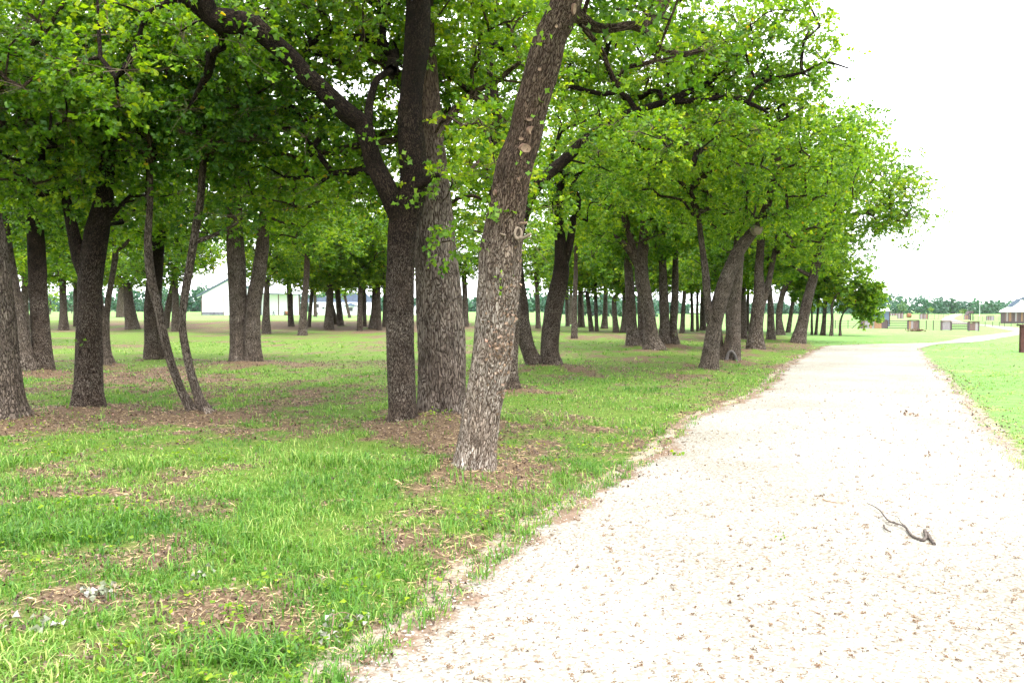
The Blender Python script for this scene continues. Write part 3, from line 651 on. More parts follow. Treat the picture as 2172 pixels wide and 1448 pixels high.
# ------------------------------------------------------------------ leaves
LOBED_V = np.array([(0, 0), (.13, .34), (.44, .56), (.22, .74), (0, 1.0), (-.22, .74), (-.44, .56), (-.13, .34)])
LOBED_F = np.array([(0, 1, 7), (1, 2, 3), (1, 3, 5), (1, 5, 7), (7, 5, 6), (3, 4, 5)])
MID_V = np.array([(0, 0), (.16, .35), (.40, .68), (0, 1.0), (-.40, .68), (-.16, .35)])
MID_F = np.array([(0, 1, 5), (1, 2, 4), (1, 4, 5), (2, 3, 4)])
FAR_V = np.array([(0, 0), (.34, .42), (.04, 1.0), (-.30, .66)])
FAR_F = np.array([(0, 1, 3), (1, 2, 3)])
def leaves(pos, ax, nrm, size, tint, tmpl, curl=.25):
    tv, tf = {'lobed': (LOBED_V, LOBED_F), 'mid': (MID_V, MID_F), 'far': (FAR_V, FAR_F)}[tmpl]
    ax = ax / (np.linalg.norm(ax, axis=1)[:, None] + 1e-9)
    sd_ = np.cross(ax, nrm); sd_ /= np.linalg.norm(sd_, axis=1)[:, None] + 1e-9
    nn = np.cross(sd_, ax)
    u, v = tv[:, 0], tv[:, 1]
    h = np.abs(u) * curl - v * v * curl * .6
    V = pos[:, None, :] + size[:, None, None] * (sd_[:, None, :] * u[None, :, None] * 1.15 + ax[:, None, :] * v[None, :, None] + nn[:, None, :] * h[None, :, None])
    n = len(pos); Fc = (np.arange(n)[:, None, None] * len(tv) + tf[None]).reshape(-1, 3)
    return V.reshape(-1, 3), Fc, np.repeat(tint, len(tv))

def rdir(rng, n, up=0.0):
    d = rng.normal(size=(n, 3)); d /= np.linalg.norm(d, axis=1)[:, None]; d[:, 2] += up
    return d / np.linalg.norm(d, axis=1)[:, None]

def foliage(rng, C, cr, ntw, nlf, size, tmpl, sizevar=.45, tw_keep=0):
    """C clump centres (n,3), cr clump radius; rosettes at twig ends. returns V,F,tint, twig segments"""
    n = len(C)
    ct = rng.normal(0, .13, n)
    d = rdir(rng, n * ntw, .15); L = cr * np.cbrt(rng.uniform(.08, 1, n * ntw)) * rng.uniform(.8, 1.25, n * ntw)
    base = np.repeat(C, ntw, 0)
    tip = base + d * L[:, None] * np.array([1.1, 1.1, .75])
    tip[:, 2] -= .12 * L
    nt_ = len(tip)
    tw = tip - base
    # rosette
    pos = np.repeat(tip, nlf, 0); m_ = len(pos)
    twd = np.repeat(tw / (np.linalg.norm(tw, axis=1)[:, None] + 1e-9), nlf, 0)
    ax = rdir(rng, m_) * np.array([1, 1, .6]) + twd * .55
    ax[:, 2] -= .1
    pos = pos + twd * rng.uniform(-.10, .05, m_)[:, None] + rng.normal(0, .02, (m_, 3))
    nrm = rdir(rng, m_, 1.0)
    sz = size * rng.uniform(1 - sizevar, 1 + sizevar, m_)
    tint = np.clip(.45 + np.repeat(np.repeat(ct, ntw), nlf) + np.repeat(rng.normal(0, .13, nt_), nlf) + rng.normal(0, .17, m_), 0, .94)
    tint = np.where(rng.uniform(size=m_) < .004, 1.0, tint)
    V, Fc, t = leaves(pos, ax, nrm, sz, tint, tmpl)
    return V, Fc, t, (base, tip)

def twigs_mesh(rng, base, tip, r=.004):
    """3-sided two-segment twigs"""
    n = len(base); mid = (base + tip) / 2 + rng.normal(0, .05, (n, 3)) * np.linalg.norm(tip - base, axis=1)[:, None]
    P = np.stack([base, mid, tip], 1)
    d = tip - base; d /= np.linalg.norm(d, axis=1)[:, None] + 1e-9
    u = np.cross(d, np.array([.3, .2, .93])); u /= np.linalg.norm(u, axis=1)[:, None] + 1e-9; w = np.cross(d, u)
    V = []
    for k, rr in enumerate((r * 1.6, r * 1.1, r * .5)):
        for a in (0, 2.094, 4.189):
            V.append(P[:, k] + rr * (math.cos(a) * u + math.sin(a) * w))
    V = np.stack(V, 1).reshape(-1, 3); o = np.arange(n)[:, None, None] * 9
    q = np.array([(0, 1, 4, 3), (1, 2, 5, 4), (2, 0, 3, 5), (3, 4, 7, 6), (4, 5, 8, 7), (5, 3, 6, 8)])
    return V, (o + q[None]).reshape(-1, 4)

# ------------------------------------------------------------------ trees
def trunk_mesh(name, P, rad, material, k, step, flare=True, seed=0, lump=.05):
    A = spline(np.concatenate([P, np.asarray(rad)[:, None]], 1), step)
    P3, r = A[:, :3], A[:, 3]
    rs = np.random.default_rng(seed); ph = rs.uniform(0, 6.28, 8); lob = rs.integers(4, 7)
    off = rs.uniform(0, 50)
    L = np.concatenate([[0], np.cumsum(np.linalg.norm(np.diff(P3, axis=0), axis=1))])
    wob = (noise2(L * 1.1 + off, 0 * L, 5) - .5) * 1.3 * lump * r[0]
    P3 = P3 + np.stack([wob, (noise2(L * 1.1 + off, 0 * L + 9, 6) - .5) * 1.3 * lump * r[0], 0 * L], 1) * ss(L / .8)[:, None]
    r0 = r[0]
    def rf(th, l):
        q = 1 + lump * (np.sin(th * 2 + ph[0] + l * .9) + .6 * np.sin(th * 3 + ph[1] - l * 1.7)) \
            + lump * 1.4 * (noise2(np.cos(th) * 1.7 + 8 + off, l * 2.2 / max(.2, r0 * 4) + np.sin(th) * 1.7, 3) - .5) \
            + lump * 1.0 * (noise2(np.cos(th) * 5 + 8 + off, l * 7 + np.sin(th) * 5, 4) - .5)
        if flare:
            e = np.exp(-np.maximum(l - .06, 0) / (.10 + r0 * .5))
            q = q + .055 * e * (1 + 1.3 * np.sin(th * lob + ph[2]) + .7 * np.sin(th * (lob - 2) + ph[3]))
        return q
    V, Q, B = tube(P3, r, k, rf)
    # close the top
    n = len(P3); top = (n - 1) * k; V = np.concatenate([V, P3[-1:] + (P3[-1:] - P3[-2:-1]) * .3]); B = np.concatenate([B, B[-1:]])
    Tt = np.stack([top + np.arange(k), top + (np.arange(k) + 1) % k, np.full(k, len(V) - 1)], 1)
    B = B + np.array([off, 0, 0 if flare else max(0, P3[0][2])])
    return mesh_np(name, V, [Q, Tt], [material], {'bark': B}, smooth=True)

def grow(rng, roots, C, tipr=.012, rootr=None):
    """connect clump centres to a skeleton. roots (n,3). returns list of (P, radii)"""
    nodes = [np.asarray(p, float) for p in roots]; parent = [-1] * len(nodes); depth = [0.0] * len(nodes)
    load = [0.0] * len(nodes); chains = []
    c0 = np.mean(roots, 0)
    order = np.argsort(np.linalg.norm(C - roots[-1], axis=1))
    arr = np.array(nodes)
    for ci in order:
        c = C[ci]; d = np.linalg.norm(arr - c, axis=1) + .35 * np.array(depth) * 1.0
        d = d + np.maximum(0, arr[:, 2] - c[2] + .1) * .7
        a = int(np.argmin(d)); s = arr[a]; L = np.linalg.norm(c - s)
        if L < .05: continue
        m_ = max(2, int(L / .35) + 1); t = np.linspace(0, 1, m_ + 1)[1:, None]
        bow = rng.normal(0, .12, 3) * L; bow[2] += .10 * L
        P = s * (1 - t) + c * t + bow * (np.sin(np.pi * t)) + rng.normal(0, .035, (m_, 3)) * min(1, L) * (t < 1)
        idx = [a]
        for q in P:
            parent.append(idx[-1]); depth.append(depth[idx[-1]] + L / m_ * .5); nodes.append(q); load.append(0.0); idx.append(len(nodes) - 1)
        arr = np.array(nodes); chains.append(idx)
        k_ = idx[-1]
        while k_ != -1: load[k_] += 1; k_ = parent[k_]
    out = []
    for idx in chains:
        r = np.array([tipr * max(1, load[k_]) ** .55 for k_ in idx]); r[0] = min(r[0], r[1] * 1.25)
        if rootr is not None: r = np.minimum(r, rootr)
        out.append((np.array([nodes[k_] for k_ in idx]), r))
    return out

def branches_mesh(name, chains, material, k=6):
    VV, QQ, BB = [], [], []; n = 0; off = 0
    for P, r in chains:
        if len(P) < 2: continue
        V, Q, B = tube(P, r, k); VV.append(V); QQ.append(Q + n); BB.append(B + [off, 0, 3 + (n % 7)]); n += len(V); off += 3.1
    return mesh_np(name, np.concatenate(VV), np.concatenate(QQ), [material], {'bark': np.concatenate(BB)}, smooth=True)

def sample_clumps(rng, ells, n):
    """ells: (centre, radii) list; biased towards the shell; min spacing"""
    vol = np.array([np.prod(e[1]) * (e[2] if len(e) > 2 else 1) for e in ells]); cnt = np.maximum(1, np.round(n * vol / vol.sum())).astype(int)
    out = []
    for (e, m_) in zip(ells, cnt):
        cand = rdir(rng, m_ * 8) * (rng.uniform(.12, 1, m_ * 8) ** .45)[:, None]
        keep = []
        md = (2.2 / max(1, m_)) ** (1 / 3) * .75
        for q in cand:
            if all(np.dot(q - w, q - w) > md * md for w in keep): keep.append(q)
            if len(keep) >= m_: break
        out.append(np.array(keep) * e[1] + e[0])
    return np.concatenate(out)

def crown_objs(rng, parent, skel, ells, n, cr, ntw, nlf, size, tmpl, lmat, bmat, tipr=.012, twig=False, rel=None, rootr=None):
    C = sample_clumps(rng, ells, n)
    ch = grow(rng, skel, C, tipr, rootr)
    V, Fc, t, (b, tp) = foliage(rng, C, cr, ntw, nlf, size, tmpl)
    if rel is not None:
        V = V - rel; ch = [(P - rel, r) for P, r in ch]
    cm = mesh_np('crown', V, Fc, [lmat], {'tint': t})
    bm = branches_mesh('branches', ch, bmat)
    res = [link('crown', cm, parent, kind='stuff'), link('branches', bm, parent, kind='stuff')]
    if twig:
        sl_ = rng.uniform(size=len(b)) < .45; V, Q = twigs_mesh(rng, b[sl_] - rel, tp[sl_] - rel, .0028)
        res.append(link('twigs', mesh_np('twigs', V, Q, [M['twig']]), parent, kind='stuff'))
    return res

# shared crowns for the trees farther back
rngv = np.random.default_rng(77)
VAR = []  # trees deep in the grove
for kx in range(5):
    hold = bpy.data.objects.new('tmp', None)
    top = np.array([0, 0, 0.0]); skel = np.array([(0, 0, -.3), (.05, 0, .3), (.1, .05, .9), (.0, .1, 1.6), (.05, 0, 2.3)])
    ells = [(np.array([rngv.uniform(-.3, .3), 0, 2.7]), np.array([3.1, 3.1, 2.6])), (np.array([rngv.uniform(-1.5, 1.5), rngv.uniform(-1, 1), .9]), np.array([2.6, 2.6, 1.1]))]
    C = sample_clumps(rngv, ells, 130)
    ch = grow(rngv, skel, C, .014, .11)
    V, Fc, t, _ = foliage(rngv, C, .6, 19, 9, .125, 'far')
    VAR.append((C, mesh_np('crown_far', V, Fc, [M['leaf'] if kx % 2 else M['leaf_bright']], {'tint': t}), branches_mesh('branches_far', ch, M['bark_far'], 5)))

SCARS = []
def build_tree(t, idx):
    rng = np.random.default_rng(1000 + idx)
    b = at(*t['base']); Y0 = b[1]; z0 = gz(b[0], b[1]) - .06
    sc_ = Y0 / F
    root = empty(t.get('name', 'oak_tree'), (b[0], b[1], float(terr(b[0], b[1]))), t['label'], 'tree', t.get('group', 'oaks of the grove'))
    org = np.array([b[0], b[1], float(terr(b[0], b[1]))])
    near = Y0 < 18
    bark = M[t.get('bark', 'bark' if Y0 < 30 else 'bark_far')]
    k = 72 if Y0 < 14 else 36 if Y0 < 27 else 16
    step = .035 if Y0 < 14 else .08 if Y0 < 27 else .2
    skel = None; ends = []
    for si, st in enumerate(t['stems']):
        # st: list of (px, py, width_px, depth offset)
        P, r = [], []
        for q in st:
            Yq = Y0 + (q[3] if len(q) > 3 else 0)
            P.append(pt(q[0], q[1], Yq)); r.append(q[2] / 2 * Yq / F)
        P = np.array(P)
        isb = si == 0 or abs(st[0][1] - t['base'][1]) < 16
        if isb: P[0][2] = gz(P[0][0], P[0][1]) - .06
        nm = 'trunk' if isb else 'limb'
        sub = t['stems'][si]
        me = trunk_mesh(nm, P - org, r, bark, k if isb else max(14, k // 2), step, flare=isb, seed=idx * 7 + si, lump=t.get('lump', .05))
        link(nm, me, root)
        S = spline(P, .5); ends.append(S)
    if 'crown' in t:
        sk = np.concatenate([s[len(s) // 3 if i == 0 else 0:] for i, s in enumerate(ends)])
        sk = sk[sk[:, 2] > min(2.2, sk[:, 2].max() - .5)]
        ells = []
        for e in t['crown']:
            # (px, py, rx m, rz m, depth offset, ry m)
            Yc = Y0 + (e[4] if len(e) > 4 else 0); c = pt(e[0], e[1], Yc)
            ry = e[5] if len(e) > 5 else e[2]
            ells.append((c, np.array([e[2], ry, e[3]])))
        tmpl = t.get('tmpl', 'lobed' if Y0 < 9 else 'far')
        crown_objs(rng, root, sk, ells, t.get('n', 80), t.get('cr', .5), int((t.get('ntw', 14) + 4) * (1.0 if Y0 < 9 else 1.45 if Y0 < 24 else 1.25)), t.get('nlf', 10 if Y0 < 9 else 12 if Y0 < 24 else 10), t.get('leaf', .066 if Y0 < 9 else .068 if Y0 < 17 else .074 if Y0 < 24 else .092), tmpl,
                   M[t.get('lmat', 'leaf')], bark, t.get('tipr', .011), twig=near, rel=org, rootr=t.get('rootr', .10))
    else:
        v_ = t.get('var', idx % 5); S = ends[0]; tip = S[-1] - org
        C, cm, bm = VAR[v_]
        rz = rng.uniform(0, 6.28); s_ = t.get('cs', 1.1) * rng.uniform(.9, 1.12)
        for nm, dm in (('crown', cm), ('branches', bm)):
            o_ = link(nm, dm, root, kind='stuff'); o_.location = tip + np.array([0, 0, -.25]); o_.rotation_euler = (0, 0, rz); o_.scale = (s_, s_, s_ * rng.uniform(.9, 1.05))
    return root, org
ROOTS = {}
for idx, t in enumerate(exec_trees):
    ROOTS[t.get('key', idx)] = build_tree(t, idx)

# air
hz = bpy.data.materials.new('air'); hz.use_nodes = True; hn = hz.node_tree; hn.nodes.clear()
ho = hn.nodes.new('ShaderNodeOutputMaterial'); pv = hn.nodes.new('ShaderNodeVolumePrincipled'); pv.inputs['Density'].default_value = .00005
pv.inputs['Color'].default_value = (.93, .96, 1, 1); pv.inputs['Anisotropy'].default_value = .3; hn.links.new(pv.outputs[0], ho.inputs['Volume'])
if HAZE:
    MB().box(-3000, 3000, -1600, 4000, -4.2, 13).build('haze', hz, kind='stuff')
# ---- pruning scars, knots and sprouts on the nearest oak
def on_trunk(t, px, py, w=0, si=0, dx=0):
    """point on the camera side of a trunk's stem at a picture height"""
    b = at(*t['base']); st = t['stems'][si]
    A = np.array([(q[0], q[1], q[2], q[3] if len(q) > 3 else 0) for q in st], float)
    o_ = np.argsort(A[:, 1]); cx_, ww, dy = (np.interp(py, A[o_, 1], A[o_, c]) for c in (0, 2, 3))
    Y = b[1] + dy; r = ww / 2 * Y / F; c = pt(cx_, py, Y); off = (px - cx_) * Y / F; off = max(-.93 * r, min(.93 * r, off))
    n = np.array([off, -math.sqrt(max(1e-4, r * r - off * off)), 0]); n /= np.linalg.norm(n)
    return c + n * r, n
tA = next(t for t in exec_trees if t.get('key') == 'A'); rA, oA = ROOTS['A']
def scar(root, org, t, px, py, wpx, hpx, proud=.016, tilt=0, name='pruning_scar', mt='cut', ring=True):
    p, n = on_trunk(t, px, py); Y = p[1]; a = wpx / 2 * Y / F; b = hpx / 2 * Y / F
    n = n + np.array([.1, 0, -.15]); n /= np.linalg.norm(n)
    s_ = np.cross([0, 0, 1], n); s_ /= np.linalg.norm(s_); u_ = np.cross(n, s_)
    k = 14; V, Q, T3, mi = [], [], [], []
    rg = np.random.default_rng(int(px * 7 + py)); proud = proud * .6 + 1.25 * a * a / (2 * (abs(dxw := 36 * Y / F)))
    wob = 1 + rg.normal(0, .05, k)
    prof = [(1.35, -.012, 1), (1.22, .6 * proud, 1), (1.02, proud, 1), (.88, proud * .8, 0), (.4, proud * .72, 0)]
    for (f_, d_, m_) in prof:
        for q in range(k):
            th = 2 * math.pi * q / k; V.append(p + s_ * math.cos(th) * a * f_ * wob[q] + u_ * math.sin(th) * b * f_ * wob[q] + n * d_)
    V.append(p + n * proud * .7)
    for l in range(len(prof) - 1):
        for q in range(k): Q.append((l * k + q, l * k + (q + 1) % k, (l + 1) * k + (q + 1) % k, (l + 1) * k + q)); mi.append(0 if l < 2 else 1)
    l = len(prof) - 1
    for q in range(k): T3.append((l * k + q, l * k + (q + 1) % k, len(V) - 1)); mi.append(1)
    me = mesh_np(name, np.array(V) - org, [np.array(Q), np.array(T3)], [M['bark_scar'], M[mt]], smooth=True, midx=mi)
    link(name, me, root)
M['bark_scar'] = m_simple('callus_bark', (.085, .05, .032), .9, .3, 30)
for px, py, w_, h_ in [(1113, 322, 28, 20), (1128, 285, 24, 20), (1103, 386, 15, 13), (1102, 415, 9, 10), (1050, 412, 10, 12), (1186, 125, 12, 20), (1143, 158, 9, 8), (1155, 222, 7, 8), (1105, 302, 12, 8), (1178, 68, 8, 8), (1112, 473, 7, 7), (1215, 28, 14, 26), (1122, 262, 14, 7), (1080, 520, 7, 7)]:
    scar(rA, oA, tA, px, py, w_ * .8, h_ * .8)
# loop shaped knot and stubs
def px_tube(root, org, pts, rad, name, mt, Y, k=8, dy=0):
    P = np.array([pt(x, y, Y + (z if True else 0)) for x, y, z in pts]); P = spline(P, .012)
    r = np.interp(np.linspace(0, 1, len(P)), np.linspace(0, 1, len(rad)), rad)
    V, Q, B = tube(P - org, r, k); n = len(P)
    V = np.concatenate([V, [P[0] - org, P[-1] - org]])
    T3 = [(j, (j + 1) % k, len(V) - 2) for j in range(k)] + [((n - 1) * k + j, (n - 1) * k + (j + 1) % k, len(V) - 1) for j in range(k)]
    return link(name, mesh_np(name, V, [Q, np.array(T3)], [M[mt]], {'bark': np.concatenate([B, B[:2]])}, smooth=True), root)
YA = at(1005, 1005)[1]
lp = [(1099 + 7 * math.sin(a), 495 - 12 * math.cos(a), -.20 + .01 * math.sin(a)) for a in np.linspace(0.2, 6.4, 14)]
px_tube(rA, oA, lp, [.011, .015, .012], 'knot_loop', 'callus', YA)
px_tube(rA, oA, [(1098, 505, -.17), (1108, 505, -.23), (1116, 502, -.27), (1126, 496, -.30)], [.018, .014, .014], 'stub', 'callus', YA)
px_tube(rA, oA, [(1075, 500, -.16), (1068, 498, -.22), (1061, 495, -.25)], [.016, .010, .005], 'stub', 'callus', YA)
px_tube(rA, oA, [(1104, 474, -.15), (1112, 474, -.2), (1118, 472, -.22)], [.014, .012, .012], 'stub', 'cut', YA)
px_tube(rA, oA, [(1086, 470, -.15), (1098, 440, -.25), (1108, 420, -.3), (1102, 400, -.3)], [.004, .003, .002], 'shoot', 'twig', YA, 5)
px_tube(rA, oA, [(1085, 455, -.2), (1070, 470, -.3), (1058, 485, -.35)], [.003, .002, .001], 'shoot', 'twig', YA, 5)
px_tube(rA, oA, [(1105, 470, -.1), (1122, 500, -.15), (1140, 530, -.2), (1165, 560, -.2)], [.004, .003, .002], 'shoot', 'twig', YA, 5)
def sprout(root, org, t, px, py, n, size, seed, spread=.07, si=0, mt='leaf_bright', lift=.06):
    rg = np.random.default_rng(seed); p, nn = on_trunk(t, px, py, si=si); c = p + nn * lift
    pos = c + rg.normal(0, spread, (n, 3)) * [1, .6, .8]; ax = rdir(rg, n) + nn * .5 + [0, 0, -.1]
    V, Fc, tt = leaves(pos, ax, rdir(rg, n, .6) + nn, size * rg.uniform(.5, .95, n), rg.uniform(.2, .7, n), 'lobed')
    link('sprout', mesh_np('sprout', V - org, Fc, [M[mt]], {'tint': tt}), root, kind='stuff')
for k_, (px, py, n_, s_) in enumerate([(1060, 455, 12, .10), (1052, 440, 8, .10), (1138, 238, 9, .09), (1150, 100, 8, .09), (1160, 30, 10, .09), (1062, 602, 9, .055), (1215, 60, 8, .09), (1035, 520, 7, .08), (1100, 350, 4, .08)]):
    sprout(rA, oA, tA, px, py, n_, s_, 300 + k_)
tB = next(t for t in exec_trees if t.get('key') == 'B'); rB, oB = ROOTS['B']
for k_, (px, py, n_, s_) in enumerate([(862, 430, 14, .10), (880, 350, 12, .10), (850, 345, 10, .10), (885, 420, 16, .11)]): sprout(rB, oB, tB, px, py, n_, s_, 340 + k_, .1)
for k_, (px, py) in enumerate([(560, 85), (520, 60), (650, 165), (700, 210), (790, 300), (480, 55)]): sprout(rB, oB, tB, px, py, 14, .10, 350 + k_, .12, si=1, mt='leaf')
tP = next(t for t in exec_trees if t.get('key') == 'P'); rP, oP = ROOTS['P']
sprout(rP, oP, tP, 186, 725, 8, .08, 371, .05)
# dry frayed bark bits and thorns on trunk A
rg = np.random.default_rng(5); VV, FF, TT = [], [], []; n0 = 0
for k_ in range(260):
    py = rg.choice([rg.normal(640, 45), rg.normal(735, 25), rg.normal(770, 60)]); px = 1065 + rg.normal(0, 20) + (720 - py) * .1
    p, nn = on_trunk(tA, px + 8, py)
    V, Fc, tt = leaves((p + nn * .004)[None], (rdir(rg, 1) + nn * .5), rdir(rg, 1), np.array([rg.uniform(.02, .05)]), np.array([rg.uniform(.5, .95)]), 'far')
    V = V * 1.0; VV.append(V); FF.append(Fc + n0); TT.append(tt); n0 += len(V)
link('bark_flakes', mesh_np('bark_flakes', np.concatenate(VV) - oA, np.concatenate(FF), [M['deadleaf']], {'tint': np.concatenate(TT)}), rA, kind='stuff')

# sawn knot of the leaning roadside oak, root arch of its neighbour, white blaze
tF = next(t for t in exec_trees if t.get('key') == 'F'); rF, oF = ROOTS['F']; YF = at(*tF['base'])[1]
px_tube(rF, oF, [(1601, 489, -.1), (1606, 489, -.28), (1608, 489, -.36)], [.13, .12, .105], 'sawn_stub', 'callus', YF, 12)
scar(rF, oF, tF, 1608, 487, 9, 11, .12, name='pruning_scar', mt='bark_dark')
tG = next(t for t in exec_trees if t.get('key') == 'G'); rG, oG = ROOTS['G']; YG = at(*tG['base'])[1]
ar = [(1541, 772, -.25), (1542, 758, -.27), (1546, 748, -.28), (1552, 745, -.3), (1557, 750, -.3), (1561, 760, -.28), (1563, 771, -.25)]
px_tube(rG, oG, ar, [.06, .045, .04, .045, .065], 'root_arch', 'pale_root', YG, 10) if 'pale_root' in M else None
tK = next(t for t in exec_trees if t.get('key') == 'K2'); rK, oK = ROOTS['K2']
scar(rK, oK, tK, 1431, 710, 4, 11, .02, name='white_blaze', mt='paleleaf')
tN = next(t for t in exec_trees if t.get('key') == 'N'); rN, oN = ROOTS['N']; YN = at(*tN['base'])[1]
for a in ([(437, 862, -.1), (446, 876, -.2), (452, 890, -.22)], [(434, 862, -.14), (438, 878, -.24), (441, 891, -.26)], [(441, 865, -.05), (453, 874, -.08), (464, 888, -.08)]):
    px_tube(rN, oN, a, [.022, .028, .012], 'root', 'bark_pale', YN, 8)
tJ = next(t for t in exec_trees if t.get('key') == 'J3'); rJ, oJ = ROOTS['J3']; YJ = at(*tJ['base'])[1]
px_tube(rJ, oJ, [(1378, 722, -.2), (1395, 738, -.3), (1412, 744, -.35), (1424, 749, -.4)], [.12, .12, .09, .05], 'root', 'bark', YJ, 8)
px_tube(rJ, oJ, [(1378, 725, -.1), (1368, 740, -.2), (1360, 748, -.25)], [.1, .1, .05], 'root', 'bark', YJ, 8)
# dark jagged stump between the two roadside oaks
bs = at(1530, 770); stp = empty('tree_stump', bs, 'dark jagged rotten stump wedged between the leaning and the root scar oak', 'stump')
rg = np.random.default_rng(3); k = 18; V = []
for l, (h_, r_) in enumerate([(-.1, .30), (.15, .24), (.45, .19), (.62, .16)]):
    for q in range(k):
        th = 2 * math.pi * q / k; hh = h_ + (rg.uniform(-.18, .45) * (.6 + .6 * math.cos(th - 2.6)) if l == 3 else 0)
        V.append((math.cos(th) * r_ * (1 + rg.normal(0, .07)) + .05 * l, math.sin(th) * r_, hh))
V.append((.1, 0, .25)); Q = [(l * k + q, l * k + (q + 1) % k, (l + 1) * k + (q + 1) % k, (l + 1) * k + q) for l in range(3) for q in range(k)]
Tt = [(3 * k + q, 3 * k + (q + 1) % k, len(V) - 1) for q in range(k)]
V = np.array(V); link('stump_wood', mesh_np('stump_wood', V, [np.array(Q), np.array(Tt)], [M['bark_dark']], {'bark': V * [1, 1, 1]}), stp)
bm_ = at(1450, 799)

# ---- grass blades, denser near the camera
rg = np.random.default_rng(11)
def region(n, y0, y1, pw, xl=-.72, xr=.72):
    u = rg.uniform(size=n); e = 2 - pw     # density per m2 ~ y^-pw
    y = (y0 ** e + u * (y1 ** e - y0 ** e)) ** (1 / e)
    return rg.uniform(xl, xr, n) * (y + 1.2), y
def blades(x, y, h, w, lean, tint, nseg=2):
    n = len(x); z = gz(x, y) - .004
    a = rg.uniform(0, 6.283, n); d = np.stack([np.cos(a), np.sin(a), np.zeros(n)], 1); s_ = np.stack([-np.sin(a), np.cos(a), np.zeros(n)], 1)
    tw = rg.uniform(-.6, .6, n)[:, None]; s_ = s_ * np.cos(tw) + d * np.sin(tw)
    b = np.stack([x, y, z], 1); up = np.array([0, 0, 1.0])
    m_ = b + (d * (lean * .30)[:, None] + up * (1 - .08 * lean)[:, None] * .55) * h[:, None]
    t_ = b + (d * (lean * .95)[:, None] + up * (1 - .38 * lean)[:, None]) * h[:, None]
    hw = (w / 2)[:, None]
    V = np.stack([b - s_ * hw * .8, b + s_ * hw * .8, m_ + s_ * hw, m_ - s_ * hw, t_], 1).reshape(-1, 3)
    o_ = np.arange(n)[:, None] * 5
    return V, o_ + np.array([[0, 1, 2, 3]]), o_ + np.array([[3, 2, 4]]), np.repeat(tint, 5)
def grassfield(n_t, y0, y1, pw, per, hs_, ws, wmul=0.0, xl=-.72, xr=.72, spread=.035, inroad=0.0):
    x, y = region(n_t, y0, y1, pw, xl, xr)
    ed_ = edgedist(x, y); onr = onroad(x, y)
    li = litter(x, y); cover = 1 - ss((li - .16) / .55) * .84
    clump = fbm(x * 1.7, y * 1.7, 41); wd = woods(x, y)
    keep = rg.uniform(size=len(x)) < cover * (.45 + 1.0 * clump)
    keep &= ~(onr & (ed_ > .10 + .10 * noise2(x * 5, y * 5, 3))) & ((ed_ > .10) | (rg.uniform(size=len(x)) < .5))
    x, y, clump, wd = x[keep], y[keep], clump[keep], wd[keep]
    hb = np.clip(.35 + 1.5 * (fbm(x * 1.1, y * 1.1, 43, 3) - .28), .25, 1.5)
    big = (noise2(x * 2.6, y * 2.6, 91) > .80); hb = hb * np.where(big, 1.8, 1.0) * (.55 + .45 * wd)
    tt = np.clip(.45 + .22 * (1 - wd) + (fbm(x * .8, y * .8, 47) - .5) * .8, .05, .85)
    X_ = np.repeat(x, per) + rg.normal(0, spread, len(x) * per); Y_ = np.repeat(y, per) + rg.normal(0, spread, len(x) * per)
    m_ = len(X_)
    h = hs_ * np.repeat(hb, per) * rg.uniform(.3, 1.35, m_); w = ws * rg.uniform(.6, 1.5, m_) * np.repeat(np.where(big, 1.35, 1), per) * (1 + wmul * (Y_ - y0))
    lean = rg.beta(1.5, 1.6, m_) * 1.6
    return blades(X_, Y_, h, w, lean, np.clip(np.repeat(tt, per) + rg.normal(0, .22, m_), 0, .93))
parts = [grassfield(20000, 2.9, 9, .9, 8, .105, .0062), grassfield(20000, 9, 22, 1.0, 6, .08, .007, .05), grassfield(8000, 22, 42, 1.2, 5, .07, .014, .03)]
VV, Q1, T1, TT = [], [], [], []; n0 = 0
for V, q, t3, tt in parts: VV.append(V); Q1.append(q + n0); T1.append(t3 + n0); TT.append(tt); n0 += len(V)
gm = mesh_np('grass', np.concatenate(VV), [np.concatenate(Q1), np.concatenate(T1)], [M['grass']], {'tint': np.concatenate(TT)})
link('grass', gm, kind='stuff', label='spring grass growing thinly under the oaks and along the gravel', cat='grass')
print('blades', len(T1[0]), len(np.concatenate(T1)))
# small broad leaved weeds
x, y = region(900, 3.1, 12, 1.2, -.7, .35); k_ = (~onroad(x, y)) & (noise2(x * .9, y * .9, 61) > .52); x, y = x[k_], y[k_]; n = len(x)
X_ = np.repeat(x, 7) + rg.normal(0, .035, n * 7); Y_ = np.repeat(y, 7) + rg.normal(0, .035, n * 7)
V, Fc, tt = leaves(np.stack([X_, Y_, gz(X_, Y_) + rg.uniform(.02, .07, n * 7)], 1), rdir(rg, n * 7) * [1, 1, .3], rdir(rg, n * 7, 2.5), rg.uniform(.02, .045, n * 7), rg.uniform(.3, .9, n * 7), 'mid')
link('weeds', mesh_np('weeds', V, Fc, [M['leaf_bright']], {'tint': tt}), kind='stuff', label='small round leaved weeds among the grass', cat='weeds')
